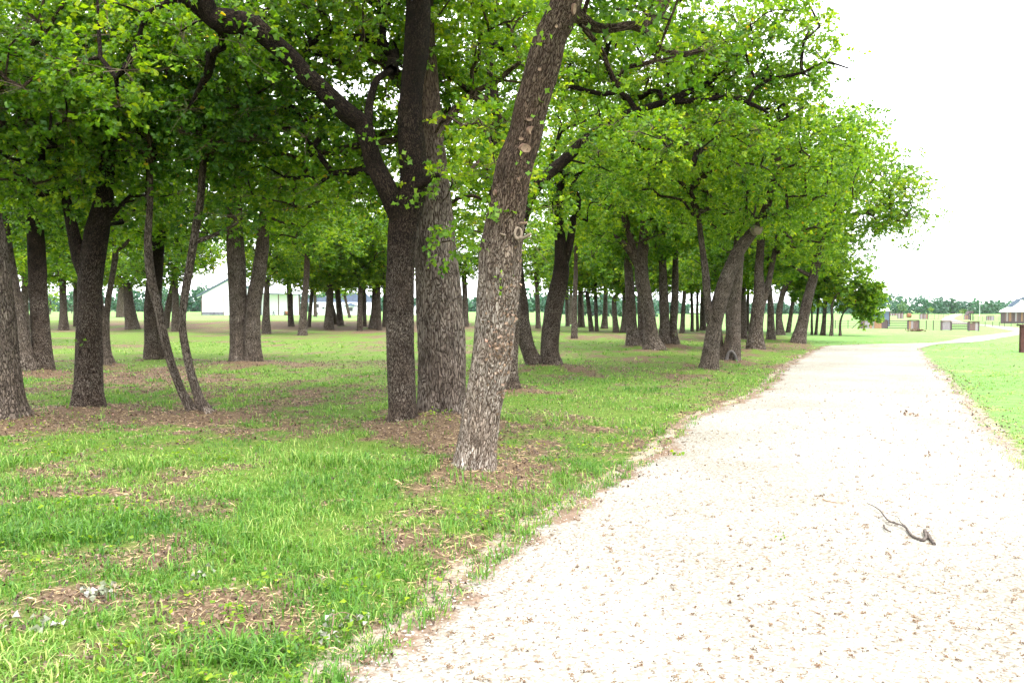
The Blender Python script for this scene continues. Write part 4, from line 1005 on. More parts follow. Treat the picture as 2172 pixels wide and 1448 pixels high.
# dead leaves and straw in the bare patches
x, y = region(110000, 2.9, 26, 1.3); li = litter(x, y); ed_ = edgedist(x, y); onr = onroad(x, y)
pr = ss((li - .10) / .5) * .8 + .12; pr = np.where(ed_ < .35, .30, pr); pr = np.where(onr, np.where(ed_ < .3, .12, .0), pr) * np.where((x > 3 + y * .25) & (ed_ > .5), .1, 1)
k_ = rg.uniform(size=len(x)) < pr; x, y = x[k_], y[k_]; n = len(x)
V, Fc, tt = leaves(np.stack([x, y, gz(x, y) + .006 + rg.uniform(0, .018, n)], 1), rdir(rg, n) * [1, 1, .35], rdir(rg, n, 1.6), rg.uniform(.008, .028, n) * (1 + .05 * y), np.clip(rg.beta(1.3, 1.6, n), 0, .95), 'far', 1.1)
link('leaf_litter', mesh_np('leaf_litter', V, Fc, [M['deadleaf']], {'tint': tt}), kind='stuff', label='brown curled dead leaves in the bare patches under the oaks', cat='leaf litter')
x, y = region(36000, 2.9, 16, 1.3); li = litter(x, y); ed_ = edgedist(x, y); onr = onroad(x, y)
k_ = (~onr & (rg.uniform(size=len(x)) < ss((li - .05) / .6) * .8 + np.where(ed_ < .4, .5, .03))) | (onr & (ed_ < .16) & (rg.uniform(size=len(x)) < .5))
x, y = x[k_], y[k_]; n = len(x)
def straws(x, y, ln, w, zo=.006):
    n = len(x); a = rg.uniform(0, 6.283, n); d = np.stack([np.cos(a), np.sin(a), rg.normal(0, .12, n)], 1); s_ = np.stack([-np.sin(a), np.cos(a), rg.normal(0, .3, n)], 1)
    c = np.stack([x, y, gz(x, y) + zo + rg.uniform(0, .015, n)], 1); m_ = c + s_ * (rg.normal(0, .12, n) * ln)[:, None]
    hl = (ln / 2)[:, None]; hw = (w / 2)[:, None]
    V = np.stack([c - d * hl, m_ - s_ * hw, m_ + s_ * hw, c + d * hl], 1).reshape(-1, 3); o_ = np.arange(n)[:, None] * 4
    return V, np.concatenate([o_ + [[0, 1, 2]], o_ + [[1, 3, 2]]])
V, Fc = straws(x, y, rg.uniform(.04, .14, n), rg.uniform(.003, .006, n) * (1 + .06 * y))
link('dry_straw', mesh_np('dry_straw', V, Fc, [M['drygrass']]), kind='stuff', label='dry straw and thin twigs strewn at the grass edge', cat='straw')
# catkins and crumbs on the gravel
def roadpts(n, y0, y1, pw):
    x, y = region(n, y0, y1, pw, -.4, .75); k_ = onroad(x, y); return x[k_], y[k_]
cx0, cx1 = at(1880, 1180), at(1950, 1300)
x, y = roadpts(60000, 3.0, 30, 1.3); ed_ = edgedist(x, y)
band = np.exp(-((x - (.42 * y + .05)) / .55) ** 2) * np.interp(y, [7, 12], [1, 0]); dens = .14 + .55 * fbm(x * .9, y * .9, 71) * .6 + .5 * band + .5 * np.exp(-ed_ / .5) * (x < .3 * y)
dens = dens * np.interp(y, [5, 14], [1, .45]) * (.35 + .65 * (noise2(x * 3.3, y * 3.3, 77) > .45))
k_ = rg.uniform(size=len(x)) < dens; x, y = x[k_], y[k_]; n = len(x)
V, Fc, tt = leaves(np.stack([x, y, gz(x, y) + .002 + rg.uniform(0, .006, n)], 1), rdir(rg, n) * [1, 1, .2], rdir(rg, n, 1.5), rg.uniform(.006, .018, n), np.clip(rg.beta(1.1, 1.3, n), 0, .95), 'far', .8)
V2, F2 = straws(x[::2], y[::2] + .01, rg.uniform(.012, .035, len(x[::2])), rg.uniform(.002, .0045, len(x[::2])), .003)
tt2 = np.repeat(rg.uniform(0, .8, len(x[::2])), 4)
# catkin knots: little piles of crumbs
cx, cy_ = roadpts(2000, 3.0, 18, 1.7); q = len(cx); m_ = 16
dx = rg.normal(0, 1, (q, m_)) * .011; ang = rg.uniform(0, 3.14, q)[:, None]; dy = rg.normal(0, 1, (q, m_)) * .005
X_ = (cx[:, None] + dx * np.cos(ang) - dy * np.sin(ang)).ravel(); Y_ = (cy_[:, None] + dx * np.sin(ang) + dy * np.cos(ang)).ravel(); k_ = len(X_)
V3, F3, tt3 = leaves(np.stack([X_, Y_, gz(X_, Y_) + .002 + rg.uniform(0, .011, k_)], 1), rdir(rg, k_) * [1, 1, .5], rdir(rg, k_, .6), rg.uniform(.005, .012, k_), np.repeat(np.clip(rg.normal(.55, .2, q), .1, .9), m_), 'far', .8)
VA = np.concatenate([V, V2, V3]); FA = np.concatenate([Fc, F2 + len(V), F3 + len(V) + len(V2)])
link('road_debris', mesh_np('road_debris', VA, FA, [M['debris']], {'tint': np.concatenate([tt, tt2, tt3])}), kind='stuff', label='brown catkins and crumbs of bark scattered over the gravel', cat='debris')
# pebbles
x, y = roadpts(34000, 2.9, 16, 1.7); ed_ = edgedist(x, y); k_ = rg.uniform(size=len(x)) < .35 + .5 * np.exp(-ed_ / .5); x, y = x[k_], y[k_]; n = len(x)
oc = np.array([(1, 0, 0), (0, 1, 0), (-1, 0, 0), (0, -1, 0), (0, 0, .7), (0, 0, -.7)]); of = np.array([(0, 1, 4), (1, 2, 4), (2, 3, 4), (3, 0, 4)])
sz = rg.uniform(.003, .010, n) * rg.uniform(.6, 1.3, n); J = oc[None] * sz[:, None, None] * rg.uniform(.6, 1.3, (n, 6, 3)); aa = rg.uniform(0, 6.28, n); ca, sa = np.cos(aa)[:, None], np.sin(aa)[:, None]
J = np.stack([J[..., 0] * ca - J[..., 1] * sa, J[..., 0] * sa + J[..., 1] * ca, J[..., 2]], -1)
V = J + np.stack([x, y, gz(x, y) + .002], 1)[:, None, :]
link('pebbles', mesh_np('pebbles', V.reshape(-1, 3), (np.arange(n)[:, None, None] * 6 + of[None]).reshape(-1, 3), [M['stone']]), kind='stuff', label='small pale limestone pebbles loose on the gravel road', cat='pebbles')

# ---- fallen branch and bits on the road
def gpt(px, py, h=.02):
    h = h * .8
    p = at(px, py); p[2] = float(gz(p[0], p[1])) + h; return p
br = empty('fallen_branch', gpt(1920, 1130, 0), 'forked dead branch with a hooked thick end lying on the gravel', 'branch'); ob = np.array(br.location)
def gtube(root, org, pts, rad, name, mt='bark_branch'):
    P = np.array([gpt(*p) for p in pts]); P = spline(P, .015); r = .72 * np.interp(np.linspace(0, 1, len(P)), np.linspace(0, 1, len(rad)), rad) * (1 + .22 * np.sin(np.arange(len(P)) * 1.7))
    V, Q, B = tube(P - org, r, 7); n = len(P); V = np.concatenate([V, [P[0] - org, P[-1] - org]]); k = 7
    T3 = [(j, (j + 1) % k, len(V) - 2) for j in range(k)] + [((n - 1) * k + j, (n - 1) * k + (j + 1) % k, len(V) - 1) for j in range(k)]
    return link(name, mesh_np(name, V, [Q, np.array(T3)], [M[mt]], {'bark': np.concatenate([B, B[:2]])}, smooth=True), root)
gtube(br, ob, [(1982, 1161, .012), (1974, 1151, .015), (1967, 1140, .02), (1961, 1135, .025), (1964, 1147, .02), (1957, 1153, .014), (1946, 1149, .014), (1934, 1143, .015), (1923, 1130, .02)], [.015, .017, .014, .014, .011], 'stem')
gtube(br, ob, [(1923, 1131, .03), (1912, 1124, .03), (1898, 1120, .03), (1885, 1115, .03), (1876, 1105, .03), (1866, 1092, .03), (1853, 1083, .03), (1838, 1076, .03)], [.009, .008, .007, .004], 'twig')
gtube(br, ob, [(1920, 1126, .03), (1910, 1117, .025), (1905, 1106, .025), (1898, 1102, .02)], [.005, .004, .002], 'twig')
gtube(br, ob, [(1905, 1121, .02), (1895, 1115, .025), (1886, 1115, .02), (1878, 1119, .03)], [.006, .004, .003], 'twig')
gtube(br, ob, [(1874, 1103, .03), (1868, 1106, .03), (1862, 1107, .02)], [.004, .003, .002], 'twig')
gtube(br, ob, [(1872, 1094, .03), (1876, 1090, .03)], [.003, .002], 'twig')
gtube(br, ob, [(1874, 1122, .02), (1878, 1130, .02), (1889, 1136, .02)], [.010, .009, .006], 'bark_piece')
ft = empty('fallen_twig', gpt(1770, 1067, 0), 'short orange brown twig lying left of the forked branch', 'twig')
gtube(ft, np.array(ft.location), [(1745, 1063, .01), (1755, 1068, .01), (1775, 1071, .01), (1795, 1072, .01)], [.006, .004, .002], 'stem', 'cut_dark')
def leafpile(px, py, n, s0, spread, seed, mt, lab, cat, name, h=.05):
    rg_ = np.random.default_rng(seed); c = gpt(px, py, 0); pos = rg_.normal(0, 1, (n, 3)) * [spread, spread * .7, h * .4]; pos[:, 2] = np.abs(pos[:, 2]) + .01
    V, Fc, tt = leaves(pos, rdir(rg_, n) * [1, 1, .6], rdir(rg_, n, .8), rg_.uniform(.6, 1.2, n) * s0, rg_.uniform(.1, .95, n), 'mid', .9)
    o_ = link(name, mesh_np(name, V, Fc, [M[mt]], {'tint': tt}), label=lab, cat=cat, kind='stuff' if n > 1 else None); o_.location = c; return o_
leafpile(208, 1268, 60, .035, .075, 1, 'paleleaf', 'wilted grey green leaf bunch in the grass near the lower left corner', 'leaves', 'wilted_leaves')
leafpile(95, 1338, 16, .04, .07, 2, 'paleleaf', 'few bleached leaves lowest at the left, below the big wilted bunch', 'leaves', 'wilted_leaves')
leafpile(415, 1236, 14, .03, .06, 6, 'paleleaf', 'small bleached leaves below the brown bare patch', 'leaves', 'wilted_leaves')
leafpile(1213, 808, 5, .07, .05, 3, 'paleleaf', 'small white leaf scrap on the grass before the V shaped oak', 'leaves', 'wilted_leaves')
leafpile(90, 1436, 1, .10, .04, 8, 'deadleaf', 'large dead brown leaf at the bottom left corner', 'leaf', 'dead_leaf')
leafpile(1930, 883, 14, .05, .10, 4, 'deadleaf', 'dark leaf scrap in the middle of the far gravel', 'leaves', 'dead_leaf')
leafpile(1972, 974, 5, .04, .03, 9, 'deadleaf', 'tiny dark leaf curl on the gravel right of the middle', 'leaves', 'dead_leaf')
leafpile(1440, 967, 8, .045, .03, 5, 'leaf_bright', 'fresh green leaf tuft fallen on the left part of the gravel', 'leaves', 'fresh_leaves')
leafpile(1660, 1148, 5, .02, .02, 12, 'leaf_dark', 'dark green crumb of leaf on the gravel, left of the forked branch', 'leaves', 'fresh_leaves')
wp = empty('wilted_sprout', gpt(700, 1375, 0), 'uprooted wilted sprout with white leaves at the grass edge', 'sprout'); ow = np.array(wp.location)
gtube(wp, ow, [(698, 1376, .01), (702, 1360, .03), (706, 1345, .06), (708, 1332, .09)], [.004, .005, .005], 'stem', 'cut')
gtube(wp, ow, [(708, 1334, .09), (725, 1324, .08), (745, 1322, .06), (772, 1328, .03)], [.003, .003, .002], 'stem', 'cut')
rg_ = np.random.default_rng(8); ps = np.array([gpt(px, py, .05) for px, py in [(708, 1312), (690, 1340), (686, 1352), (730, 1332), (772, 1318), (776, 1326), (765, 1335), (690, 1372), (712, 1370), (755, 1330)] for _ in range(3)]) + rg_.normal(0, .012, (30, 3)) - ow
V, Fc, tt = leaves(ps, rdir(rg_, 30), rdir(rg_, 30), rg_.uniform(.02, .04, 30), rg_.uniform(.5, .95, 30), 'mid', .9)
link('leaves', mesh_np('leaves', V, Fc, [M['paleleaf']], {'tint': tt}), wp, kind='stuff')

# ---- far buildings behind the wood
def obj_at(px, py, name, lab, cat, Y=None, group=None):
    b = at(px, py) if Y is None else pt(px, py, Y); return b, empty(name, b, lab, cat, group)
Yb = 190.0; kb = Yb / F
b = pt(428, 669, Yb); barn = empty('white_barn', b, 'long white metal barn with dark trimmed gable and open porch, behind the trunks', 'barn')
zb = b[2]; gw = 126 * kb; eh = 44 * kb; ah = 78 * kb; dp = 22.0
MB().prism([(0, -.6), (gw, -.6), (gw, eh), (gw / 2, ah), (0, eh)], 0, dp).build('wall', M['white_metal'], barn)
def roofslab(mb, x0, z0, x1, z1, y0, y1, th=.25):
    mb.prism([(x0, z0), (x1, z1), (x1, z1 + th), (x0, z0 + th)], y0, y1)
mb = MB(); sl = (ah - eh) / (gw / 2); ov = 1.1
roofslab(mb, -ov, eh - ov * sl + .02, gw / 2, ah + .02, -.5, dp + .5); mb.build('roof', M['white_metal'], barn)
mb = MB(); roofslab(mb, gw / 2, ah + .02, gw + ov * .4, eh - ov * .4 * sl + .02, -.5, dp + .5); mb.build('roof', M['white_metal'], barn)
mb = MB(); roofslab(mb, -ov - .02, eh - ov * sl - .12, gw / 2, ah - .10, -.62, -.5, .62); roofslab(mb, gw / 2 + .003, ah - .10, gw + ov * .4, eh - ov * .4 * sl - .12, -.62, -.5, .62); mb.build('gable_trim', M['dark_trim'], barn)
for x_ in (0, gw): MB().box(x_ - .1, x_ + .1, -.06, .1, -.5, eh - .1).build('corner_trim', M['brown_trim'], barn)
MB().box(28 * kb - .06, 28 * kb + .06, -.05, 0, 8 * kb, 38 * kb).build('door_rail', M['brown_trim'], barn)
mb = MB(); mb.box(46 * kb, 46 * kb + .16, -.07, 0, 0, 42 * kb); mb.box(46 * kb + .16, 70 * kb, -.07, 0, 42 * kb - .16, 42 * kb); mb.box(70 * kb, 70 * kb + .16, -.07, 0, 0, 42 * kb); mb.build('door_frame', M['brown_trim'], barn)
MB().box(.1, 46 * kb, -.25, -.08, -.4, 7.5 * kb).build('wainscot', M['stonewall'], barn)
# porch wing
wx0 = gw + .2; wx1 = (645 - 428) * kb; wh = 46 * kb
MB().box(wx0, wx1, 4.0, dp, -.6, wh + .9).build('wing_wall', M['white_metal'], barn)
mb = MB(); mb.prism([(wx0 - .3, wh), (wx1 + .4, wh - .15), (wx1 + .4, wh + .12), (wx0 - .3, wh + .27)], -.1, .15); mb.build('porch_fascia', M['dark_trim'], barn)
me_v = [(wx0 - .2, .15, wh + .1), (wx1 + .3, .15, wh - .05), (wx1 + .3, dp / 2, wh + 2.0), (wx0 - .2, dp / 2, wh + 2.2), (wx0 - .2, dp + .3, wh + .1), (wx1 + .3, dp + .3, wh - .05)]
th_ = [(x_, y_, z_ + .12) for x_, y_, z_ in me_v]
mb = MB(); mb.add(me_v + th_, [(0, 1, 2, 3), (3, 2, 5, 4), (6, 9, 8, 7), (9, 10, 11, 8), (0, 6, 7, 1), (1, 7, 8, 2), (2, 8, 11, 5), (5, 11, 10, 4), (4, 10, 9, 3), (3, 9, 6, 0)]); mb.build('wing_roof', M['white_metal'], barn)
for px in (557, 596, 628, 643): MB().box((px - 428) * kb - .12, (px - 428) * kb + .12, .2, .44, -.4, wh - .1).build('porch_post', M['brown_trim' if px != 557 else 'dark_trim'], barn)
# picnic table at the porch
tb = empty('picnic_table', pt(592, 669, 186), 'small dark picnic table on the barn porch', 'table')
MB().box(-1.6, 1.6, -.45, .45, .9, .98).build('tabletop', M['dark_trim'], tb)
for s_ in (-1, 1):
    MB().box(-1.6, 1.6, s_ * .95 - .15, s_ * .95 + .15, .5, .56).build('bench', M['dark_trim'], tb)
    mb = MB(); mb.tube([(s_ * 1.2, -.9, -.1), (s_ * 1.2, .25, .9)], [.06, .06], 6); mb.tube([(s_ * 1.2, .9, -.1), (s_ * 1.2, -.25, .9)], [.06, .06], 6); mb.box(s_ * 1.2 - .04, s_ * 1.2 + .04, -1, 1, .45, .5); mb.build('leg_frame', M['dark_trim'], tb)
# tan hay lump by the porch
def round_bale(px, py, rpx, lab, Y=None):
    b = at(px, py) if Y is None else pt(px, py, Y); k = b[1] / F; r = rpx * k
    e = empty('hay_bale', b, lab, 'hay bale'); mb = MB(); n = 18; V = []
    for x_, rr in ((-r * .8, .82), (-r * .7, 1), (r * .7, 1), (r * .8, .82)):
        for q in range(n): th = 2 * math.pi * q / n; V.append((x_, math.cos(th) * r * rr * (1 + .03 * math.sin(q * 5)), r * .95 + math.sin(th) * r * rr))
    Q = [(l * n + q, l * n + (q + 1) % n, (l + 1) * n + (q + 1) % n, (l + 1) * n + q) for l in range(3) for q in range(n)]
    V += [(-r * .8, 0, r * .95), (r * .8, 0, r * .95)]
    T3 = [(q, (q + 1) % n, 4 * n) for q in range(n)] + [(3 * n + q, 3 * n + (q + 1) % n, 4 * n + 1) for q in range(n)]
    mb.add(V, Q, T3); mb.build('hay', M['hay'], e); return e
round_bale(607, 669, 4.5, 'tan rounded hay bale right of the picnic table', 187).rotation_euler.z = .4

Yh = 200.0; kh = Yh / F
b = pt(655, 668, Yh); hs1 = empty('white_house', b, 'low white house with blue grey shingle roof between the back trunks', 'house')
W_ = 138 * kh; Hh = 27 * kh
MB().box(0, W_, 0, 9, -.8, Hh).build('wall', M['white_metal'], hs1)
MB().prism([(-.5, Hh), (W_ + .5, Hh), (W_ - 1.5, Hh + 19 * kh), (28 * kh + 5, Hh + 19 * kh), (28 * kh, Hh + 1.2), (-.5, Hh + .9)], .2, 8.6).build('roof', M['roof_grey'], hs1)
def window(root, x0, x1, z0, z1, y=0, dark=True):
    f_ = MB(); t_ = .09
    f_.box(x0 - t_, x1 + t_, y - .10, y, z1, z1 + t_); f_.box(x0 - t_, x1 + t_, y - .10, y, z0 - t_, z0); f_.box(x0 - t_, x0, y - .10, y, z0, z1); f_.box(x1, x1 + t_, y - .10, y, z0, z1); f_.box((x0 + x1) / 2 - .03, (x0 + x1) / 2 + .03, y - .07, y, z0, z1)
    fo = f_.build('window', M['brown_trim'], root); MB().box(x0, x1, y - .04, y + .02, z0, z1).build('pane', M['glass'], fo)
window(hs1, 16 * kh, 21 * kh, 16 * kh, 23 * kh)
pg0, pg1 = 78 * kh, 100 * kh
MB().box(pg0, pg1, -2.4, -.003, -.6, 19 * kh).build('gable_porch', M['white_metal'], hs1)
MB().prism([(pg0 - .5, 19 * kh), (pg1 + .5, 19 * kh), ((pg0 + pg1) / 2, 26 * kh)], -2.8, -.004).build('porch_roof', M['blue_metal'], hs1)
window(hs1, 84 * kh, 92 * kh, 9 * kh, 19 * kh - .4, -2.4)
MB().box(93.5 * kh, 94.5 * kh, -3.0, -2.7, -.5, 19 * kh).build('porch_post', M['dark_trim'], hs1)
window(hs1, 118 * kh, 124 * kh, 12 * kh, 21 * kh)
b = pt(872, 669, Yh); hs2 = empty('small_white_house', b, 'small white gabled house glimpsed beside the thickest trunk', 'house')
MB().prism([(0, -.8), (26 * kh, -.8), (26 * kh, 13 * kh), (13 * kh, 24 * kh), (0, 13 * kh)], 0, 8).build('wall', M['white_metal'], hs2)
mb = MB(); roofslab(mb, -.4, 12 * kh, 13 * kh, 24 * kh + .05, -.3, 8.3, .2); mb.build('roof', M['roof_grey'], hs2); mb = MB(); roofslab(mb, 13 * kh, 24 * kh + .05, 26 * kh + .4, 12 * kh, -.3, 8.3, .2); mb.build('roof', M['roof_grey'], hs2)
window(hs2, 10 * kh, 15 * kh, 5 * kh, 11 * kh)
# far metal roof in the field
b = pt(1480, 660, 420); kk = 420 / F; hs3 = empty('far_shed', b, 'pale roofed shed far across the field between the right trunks', 'shed')
MB().box(-17 * kk, 14 * kk, 0, 14, -.8, 6 * kk).build('wall', M['white_metal'], hs3); MB().prism([(-18 * kk, 6 * kk), (15 * kk, 6 * kk), (4 * kk, 12 * kk), (-8 * kk, 12 * kk)], -.5, 14.5).build('roof', M['white_metal'], hs3)

# pickup
Yp = 172.0; kp = Yp / F; b = pt(689, 668.5, Yp); pk = empty('pickup_truck', b, 'white pickup parked in front of the low white house', 'pickup')
L_ = 5.4
MB().prism([(-2.7, .55), (2.7, .55), (2.72, .95), (2.6, 1.12), (1.3, 1.2), (.75, 1.78), (-.55, 1.8), (-.75, 1.2), (-2.7, 1.2)], -.95, .95).build('body', M['paint'], pk)
MB().prism([(1.12, 1.22), (.72, 1.68), (.1, 1.7), (.1, 1.22)], -.965, -.953).build('window', M['glass'], pk); MB().prism([(0, 1.22), (0, 1.7), (-.5, 1.7), (-.62, 1.22)], -.965, -.953).build('window', M['glass'], pk)
for x_ in (-1.75, 1.75):
    for s_ in (-1, 1):
        n = 16; V = [(x_ + .4 * math.cos(2 * math.pi * q / n), s_ * .97 + d_, .38 + .4 * math.sin(2 * math.pi * q / n)) for d_ in (-.12, .12) for q in range(n)]
        V += [(x_, s_ * .97 - .12, .38), (x_, s_ * .97 + .12, .38)]
        mb = MB(); mb.add(V, [(q, (q + 1) % n, n + (q + 1) % n, n + q) for q in range(n)], [(q, (q + 1) % n, 2 * n) for q in range(n)] + [(n + q, n + (q + 1) % n, 2 * n + 1) for q in range(n)]); mb.build('wheel', M['rubber'], pk)
MB().box(2.66, 2.76, -.9, .9, .5, .7).build('bumper', M['blue_metal'], pk)

# ---- fences and pens on the right
def board_fence(px0, px1, top, base, lab, group, seed, nb=None, cap=True, Yd=None, th=.05):
    b0 = at(px0, base) if Yd is None else pt(px0, base, Yd); Y = b0[1]; k = Y / F; W = (px1 - px0) * k; H = (base - top) * k
    e = empty('board_fence', b0, lab, 'fence', group); rg_ = np.random.default_rng(seed)
    nb = nb or max(3, int(round(W / .30))); bw = W / nb
    for i_ in range(nb):
        h_ = H - rg_.uniform(0, .05)
        MB().box(i_ * bw + .01, (i_ + 1) * bw - .01, rg_.uniform(-.012, 0), th, .03, h_).build('board', M['board%d' % rg_.choice([0, 1, 2, 3, 4, 1, 0])], e)
    if cap: MB().box(-.08, W + .08, -.08, th + .1, H, H + .10).build('cap_rail', M['brown_trim'], e)
    for x_ in (-.03, W + .03): MB().box(x_ - .07, x_ + .07, -.03, th + .12, -.3, H - .003).build('post', M['board3'], e)
    return e, W, H
def pipe_gate(px0, px1, top, base, lab, group, nr=5, mesh_=False, name='pipe_gate', posts=(), Yd=None):
    b0 = at(px0, base) if Yd is None else pt(px0, base, Yd); Y = b0[1]; k = Y / F; W = (px1 - px0) * k; H = (base - top) * k
    e = empty(name, b0, lab, 'gate' if name == 'pipe_gate' else 'fence', group)
    for i_ in range(nr):
        z_ = .1 + (H - .12) * i_ / (nr - 1); mb = MB(); mb.tube([(0, .0, z_), (W / 2, 0, z_ - .01), (W, 0, z_)], [.05, .05, .05] if name == 'pipe_gate' else [.022] * 3, 6); mb.build('rail', M['pipe'], e)
    xs_ = [0, W] + [(p - px0) * k for p in posts]
    for x_ in xs_:
        mb = MB(); mb.tube([(x_, .06, -.3), (x_, .06, H + (.0 if name == 'pipe_gate' else .08))], [.045, .045], 6); mb.build('upright', M['pipe'], e)
    if mesh_:
        for q in range(1, 8):
            mb = MB(); mb.tube([(W * q / 8, -.02, .1), (W * q / 8, -.02, H - .02)], [.014, .014], 4); mb.build('bar', M['pipe'], e)
    return e
G1 = 'front row of gates and fences in the right field'; G2 = 'pens farther back in the right field'
board_fence(1829, 1880, 679.5, 697, 'longest board fence of the front row, behind the drooping leaves', G1, 1)
pipe_gate(1883, 1925, 680, 697, 'pipe gate left in the front row, between two board fences', G1)
board_fence(1927, 1947, 680, 698, 'board fence right of the left pipe gate', G1, 2)
pipe_gate(1950, 1996, 681, 700, 'stretch of wire fence with thin posts in the front row', G1, 5, False, 'wire_fence', (1965, 1980))
board_fence(1998, 2016, 682, 700.5, 'board fence left of the barred gate', G1, 3)
pipe_gate(2019, 2053, 683, 699.5, 'barred pipe gate nearest to the white lane', G1, 5, True)
board_fence(2056, 2075, 683.5, 702, 'last board fence of the front row, beside the white lane', G1, 4)
b0 = at(1829, 696); k = b0[1] / F; e = empty('corner_brace', b0, 'slanting pole bracing the left end of the front fence', 'brace', G1)
mb = MB(); mb.tube([(-22 * k, .05, 0), (-.2, .05, 17 * k)], [.05, .05], 6); mb.build('brace_pole', M['brown_trim'], e); mb = MB(); mb.tube([(-.15, .3, -.2), (-.15, .3, 40 * k)], [.05, .04], 6); mb.build('tall_pole', M['brown_trim'], e)
e = pipe_gate(1720, 1827, 680, 696, 'faint wire fence running left from the corner brace', G1, 5, False, 'wire_fence', (1745, 1772, 1799))
# reddish post fence at the right edge
b0 = at(2163, 749); k = b0[1] / F; e = empty('gatepost_fence', b0, 'near reddish brown board fence with capped post, cut by the right edge', 'fence', 'near fence')
H_ = 58 * k; MB().box(0, .12, -.06, .06, -.3, H_).build('post', M['redwood'], e); MB().box(-.05, 1.65, -.1, .16, H_, H_ + .06).build('cap_rail', M['redwood_dark'], e)
for i_ in range(8): MB().box(.14 + i_ * .18, .31 + i_ * .18, -.02 - .01 * (i_ % 2), .03, .04, H_ - .01).build('board', M['redwood' if i_ % 3 else 'board1'], e)
# back pens
board_fence(1889, 1904, 664.5, 670, 'low brown rail fence beside the grey shed', G2, 11, cap=False)
board_fence(1904, 1916, 664.5, 675.5, 'orange brown board fence near the hay bale', G2, 12)
round_bale(1928, 674, 5, 'round brown hay bale standing in the right field')
board_fence(1951, 1968, 666, 677, 'grey board fence right of the hay bale', G2, 13)
board_fence(1980, 2013, 658.5, 664, 'dark cattle pen boards in front of the distant wood', G2, 14, nb=9)
pipe_gate(1969, 2012, 664.8, 677, 'thin pipe fence beneath the dark cattle pen', G2, 3, False, 'pipe_fence', (1982, 1990, 2001))
board_fence(2045, 2057, 668, 678, 'small board pen under the black loading chute', G2, 15)
b0 = pt(2051, 668.5, 200); kk = 200 / F; e = empty('loading_chute', b0, 'black slanted loading chute above the small pen', 'chute', G2)
MB().prism([(0, 0), (4 * kk, 0), (8 * kk, 5 * kk), (14 * kk, 5 * kk), (14 * kk, 9 * kk), (6 * kk, 9 * kk)], 0, 1.2).build('side', M['board3'], e)
for x_ in (9, 13.5): MB().box(x_ * kk - .08, x_ * kk + .08, .1, .25, -1.2, 5 * kk - .01).build('leg', M['pipe'], e)
board_fence(2093, 2108, 670, 679.5, 'grey board fence left of the wooden barn', G2, 16)
pipe_gate(2108.5, 2130, 671, 680, 'pipe rails between the two long board fences', G2, 4, False, 'pipe_fence', (2119,))
board_fence(2130, 2146, 671, 680.5, 'board fence in front of the wooden barn', G2, 17)
pipe_gate(2076, 2170, 683, 692, 'long pipe fence along the far side of the white lane', G2, 4, False, 'pipe_fence', (2090, 2106, 2120, 2131, 2145, 2159))
pipe_gate(2058, 2092, 671, 681, 'short pipe fence right of the small pen', G2, 4, False, 'pipe_fence', (2066, 2075, 2084))
# wooden barn right
Yw = 210.0; kw = Yw / F; b = pt(2122, 679.5, Yw); wb = empty('wooden_barn', b, 'weathered wood barn with white and blue metal roof at the right edge', 'barn')
Wd = 62 * kw; Hw = 18 * kw
MB().box(0, Wd, .06, 12, -.8, Hw).build('wall', M['board3'], wb)
rg_ = np.random.default_rng(6)
for i_ in range(20):
    if i_ in (8, 12, 13): continue
    MB().box(i_ * Wd / 20 + .01, (i_ + 1) * Wd / 20 - .01, -.02, .055, -.2, Hw - .05).build('siding_board', M['board%d' % rg_.choice([0, 0, 3, 2, 4])], wb)
U = lambda pts: [(x_ * kw, z_ * kw) for x_, z_ in pts]
MB().prism(U([(-4, 17.6), (90, 17.6), (90, 42), (44, 42), (38, 38.6), (24, 28.4), (13.5, 28.8), (-1.5, 21.5)]), -.6, -.1).build('gable_front', M['white_metal'], wb)
mb = MB(); mb.prism(U([(13.6, 29), (24, 28.6), (38.4, 39), (37, 45.5), (32, 45.3)]), -.7, 14); mb.build('upper_roof', M['blue_metal'], wb)
mb = MB(); mb.prism(U([(38.4, 39), (44.5, 45.7), (45, 49.3), (37, 45.5)]), -.705, 14); mb.build('valley_roof', M['roof_grey'], wb)
mb = MB(); mb.prism(U([(44.5, 45.7), (52, 42), (70, 42), (70, 50), (45, 49.3)]), -.71, 14); mb.build('ridge_roof', M['blue_metal'], wb)
# grey shed right behind the drooping leaves
Yg = 150.0; kg = Yg / F; b = pt(1840, 681, Yg); gs = empty('grey_shed', b, 'blue grey metal shed half hidden by the drooping leaves', 'shed')
MB().box(0, 47 * kg, 0, 6, -1, 21 * kg).build('wall', M['blue_metal'], gs)
MB().prism([(-1 * kg, 21 * kg), (48 * kg, 21 * kg), (47 * kg, 22.2 * kg), (42 * kg, 31 * kg), (38 * kg, 31 * kg), (30 * kg, 24 * kg)], -.3, 6.3).build('roof', M['white_metal'], gs)
MB().box(45.5 * kg, 47 * kg + .05, -.05, -.002, -.5, 21 * kg).build('corner_trim', M['brown_trim'], gs)
# windmill-like light pole
b = pt(2078, 664, 330); kk = 330 / F; e = empty('light_pole', b, 'very thin tall pole with small lamp head rising above the distant wood', 'pole')
mb = MB(); mb.tube([(0, 0, -1), (0, 0, 42 * kk)], [.05, .035], 6); mb.build('mast', M['white_metal'], e); MB().box(-.25, .25, -.3, .3, 42 * kk, 42 * kk + .35).build('lamp_head', M['blue_metal'], e)

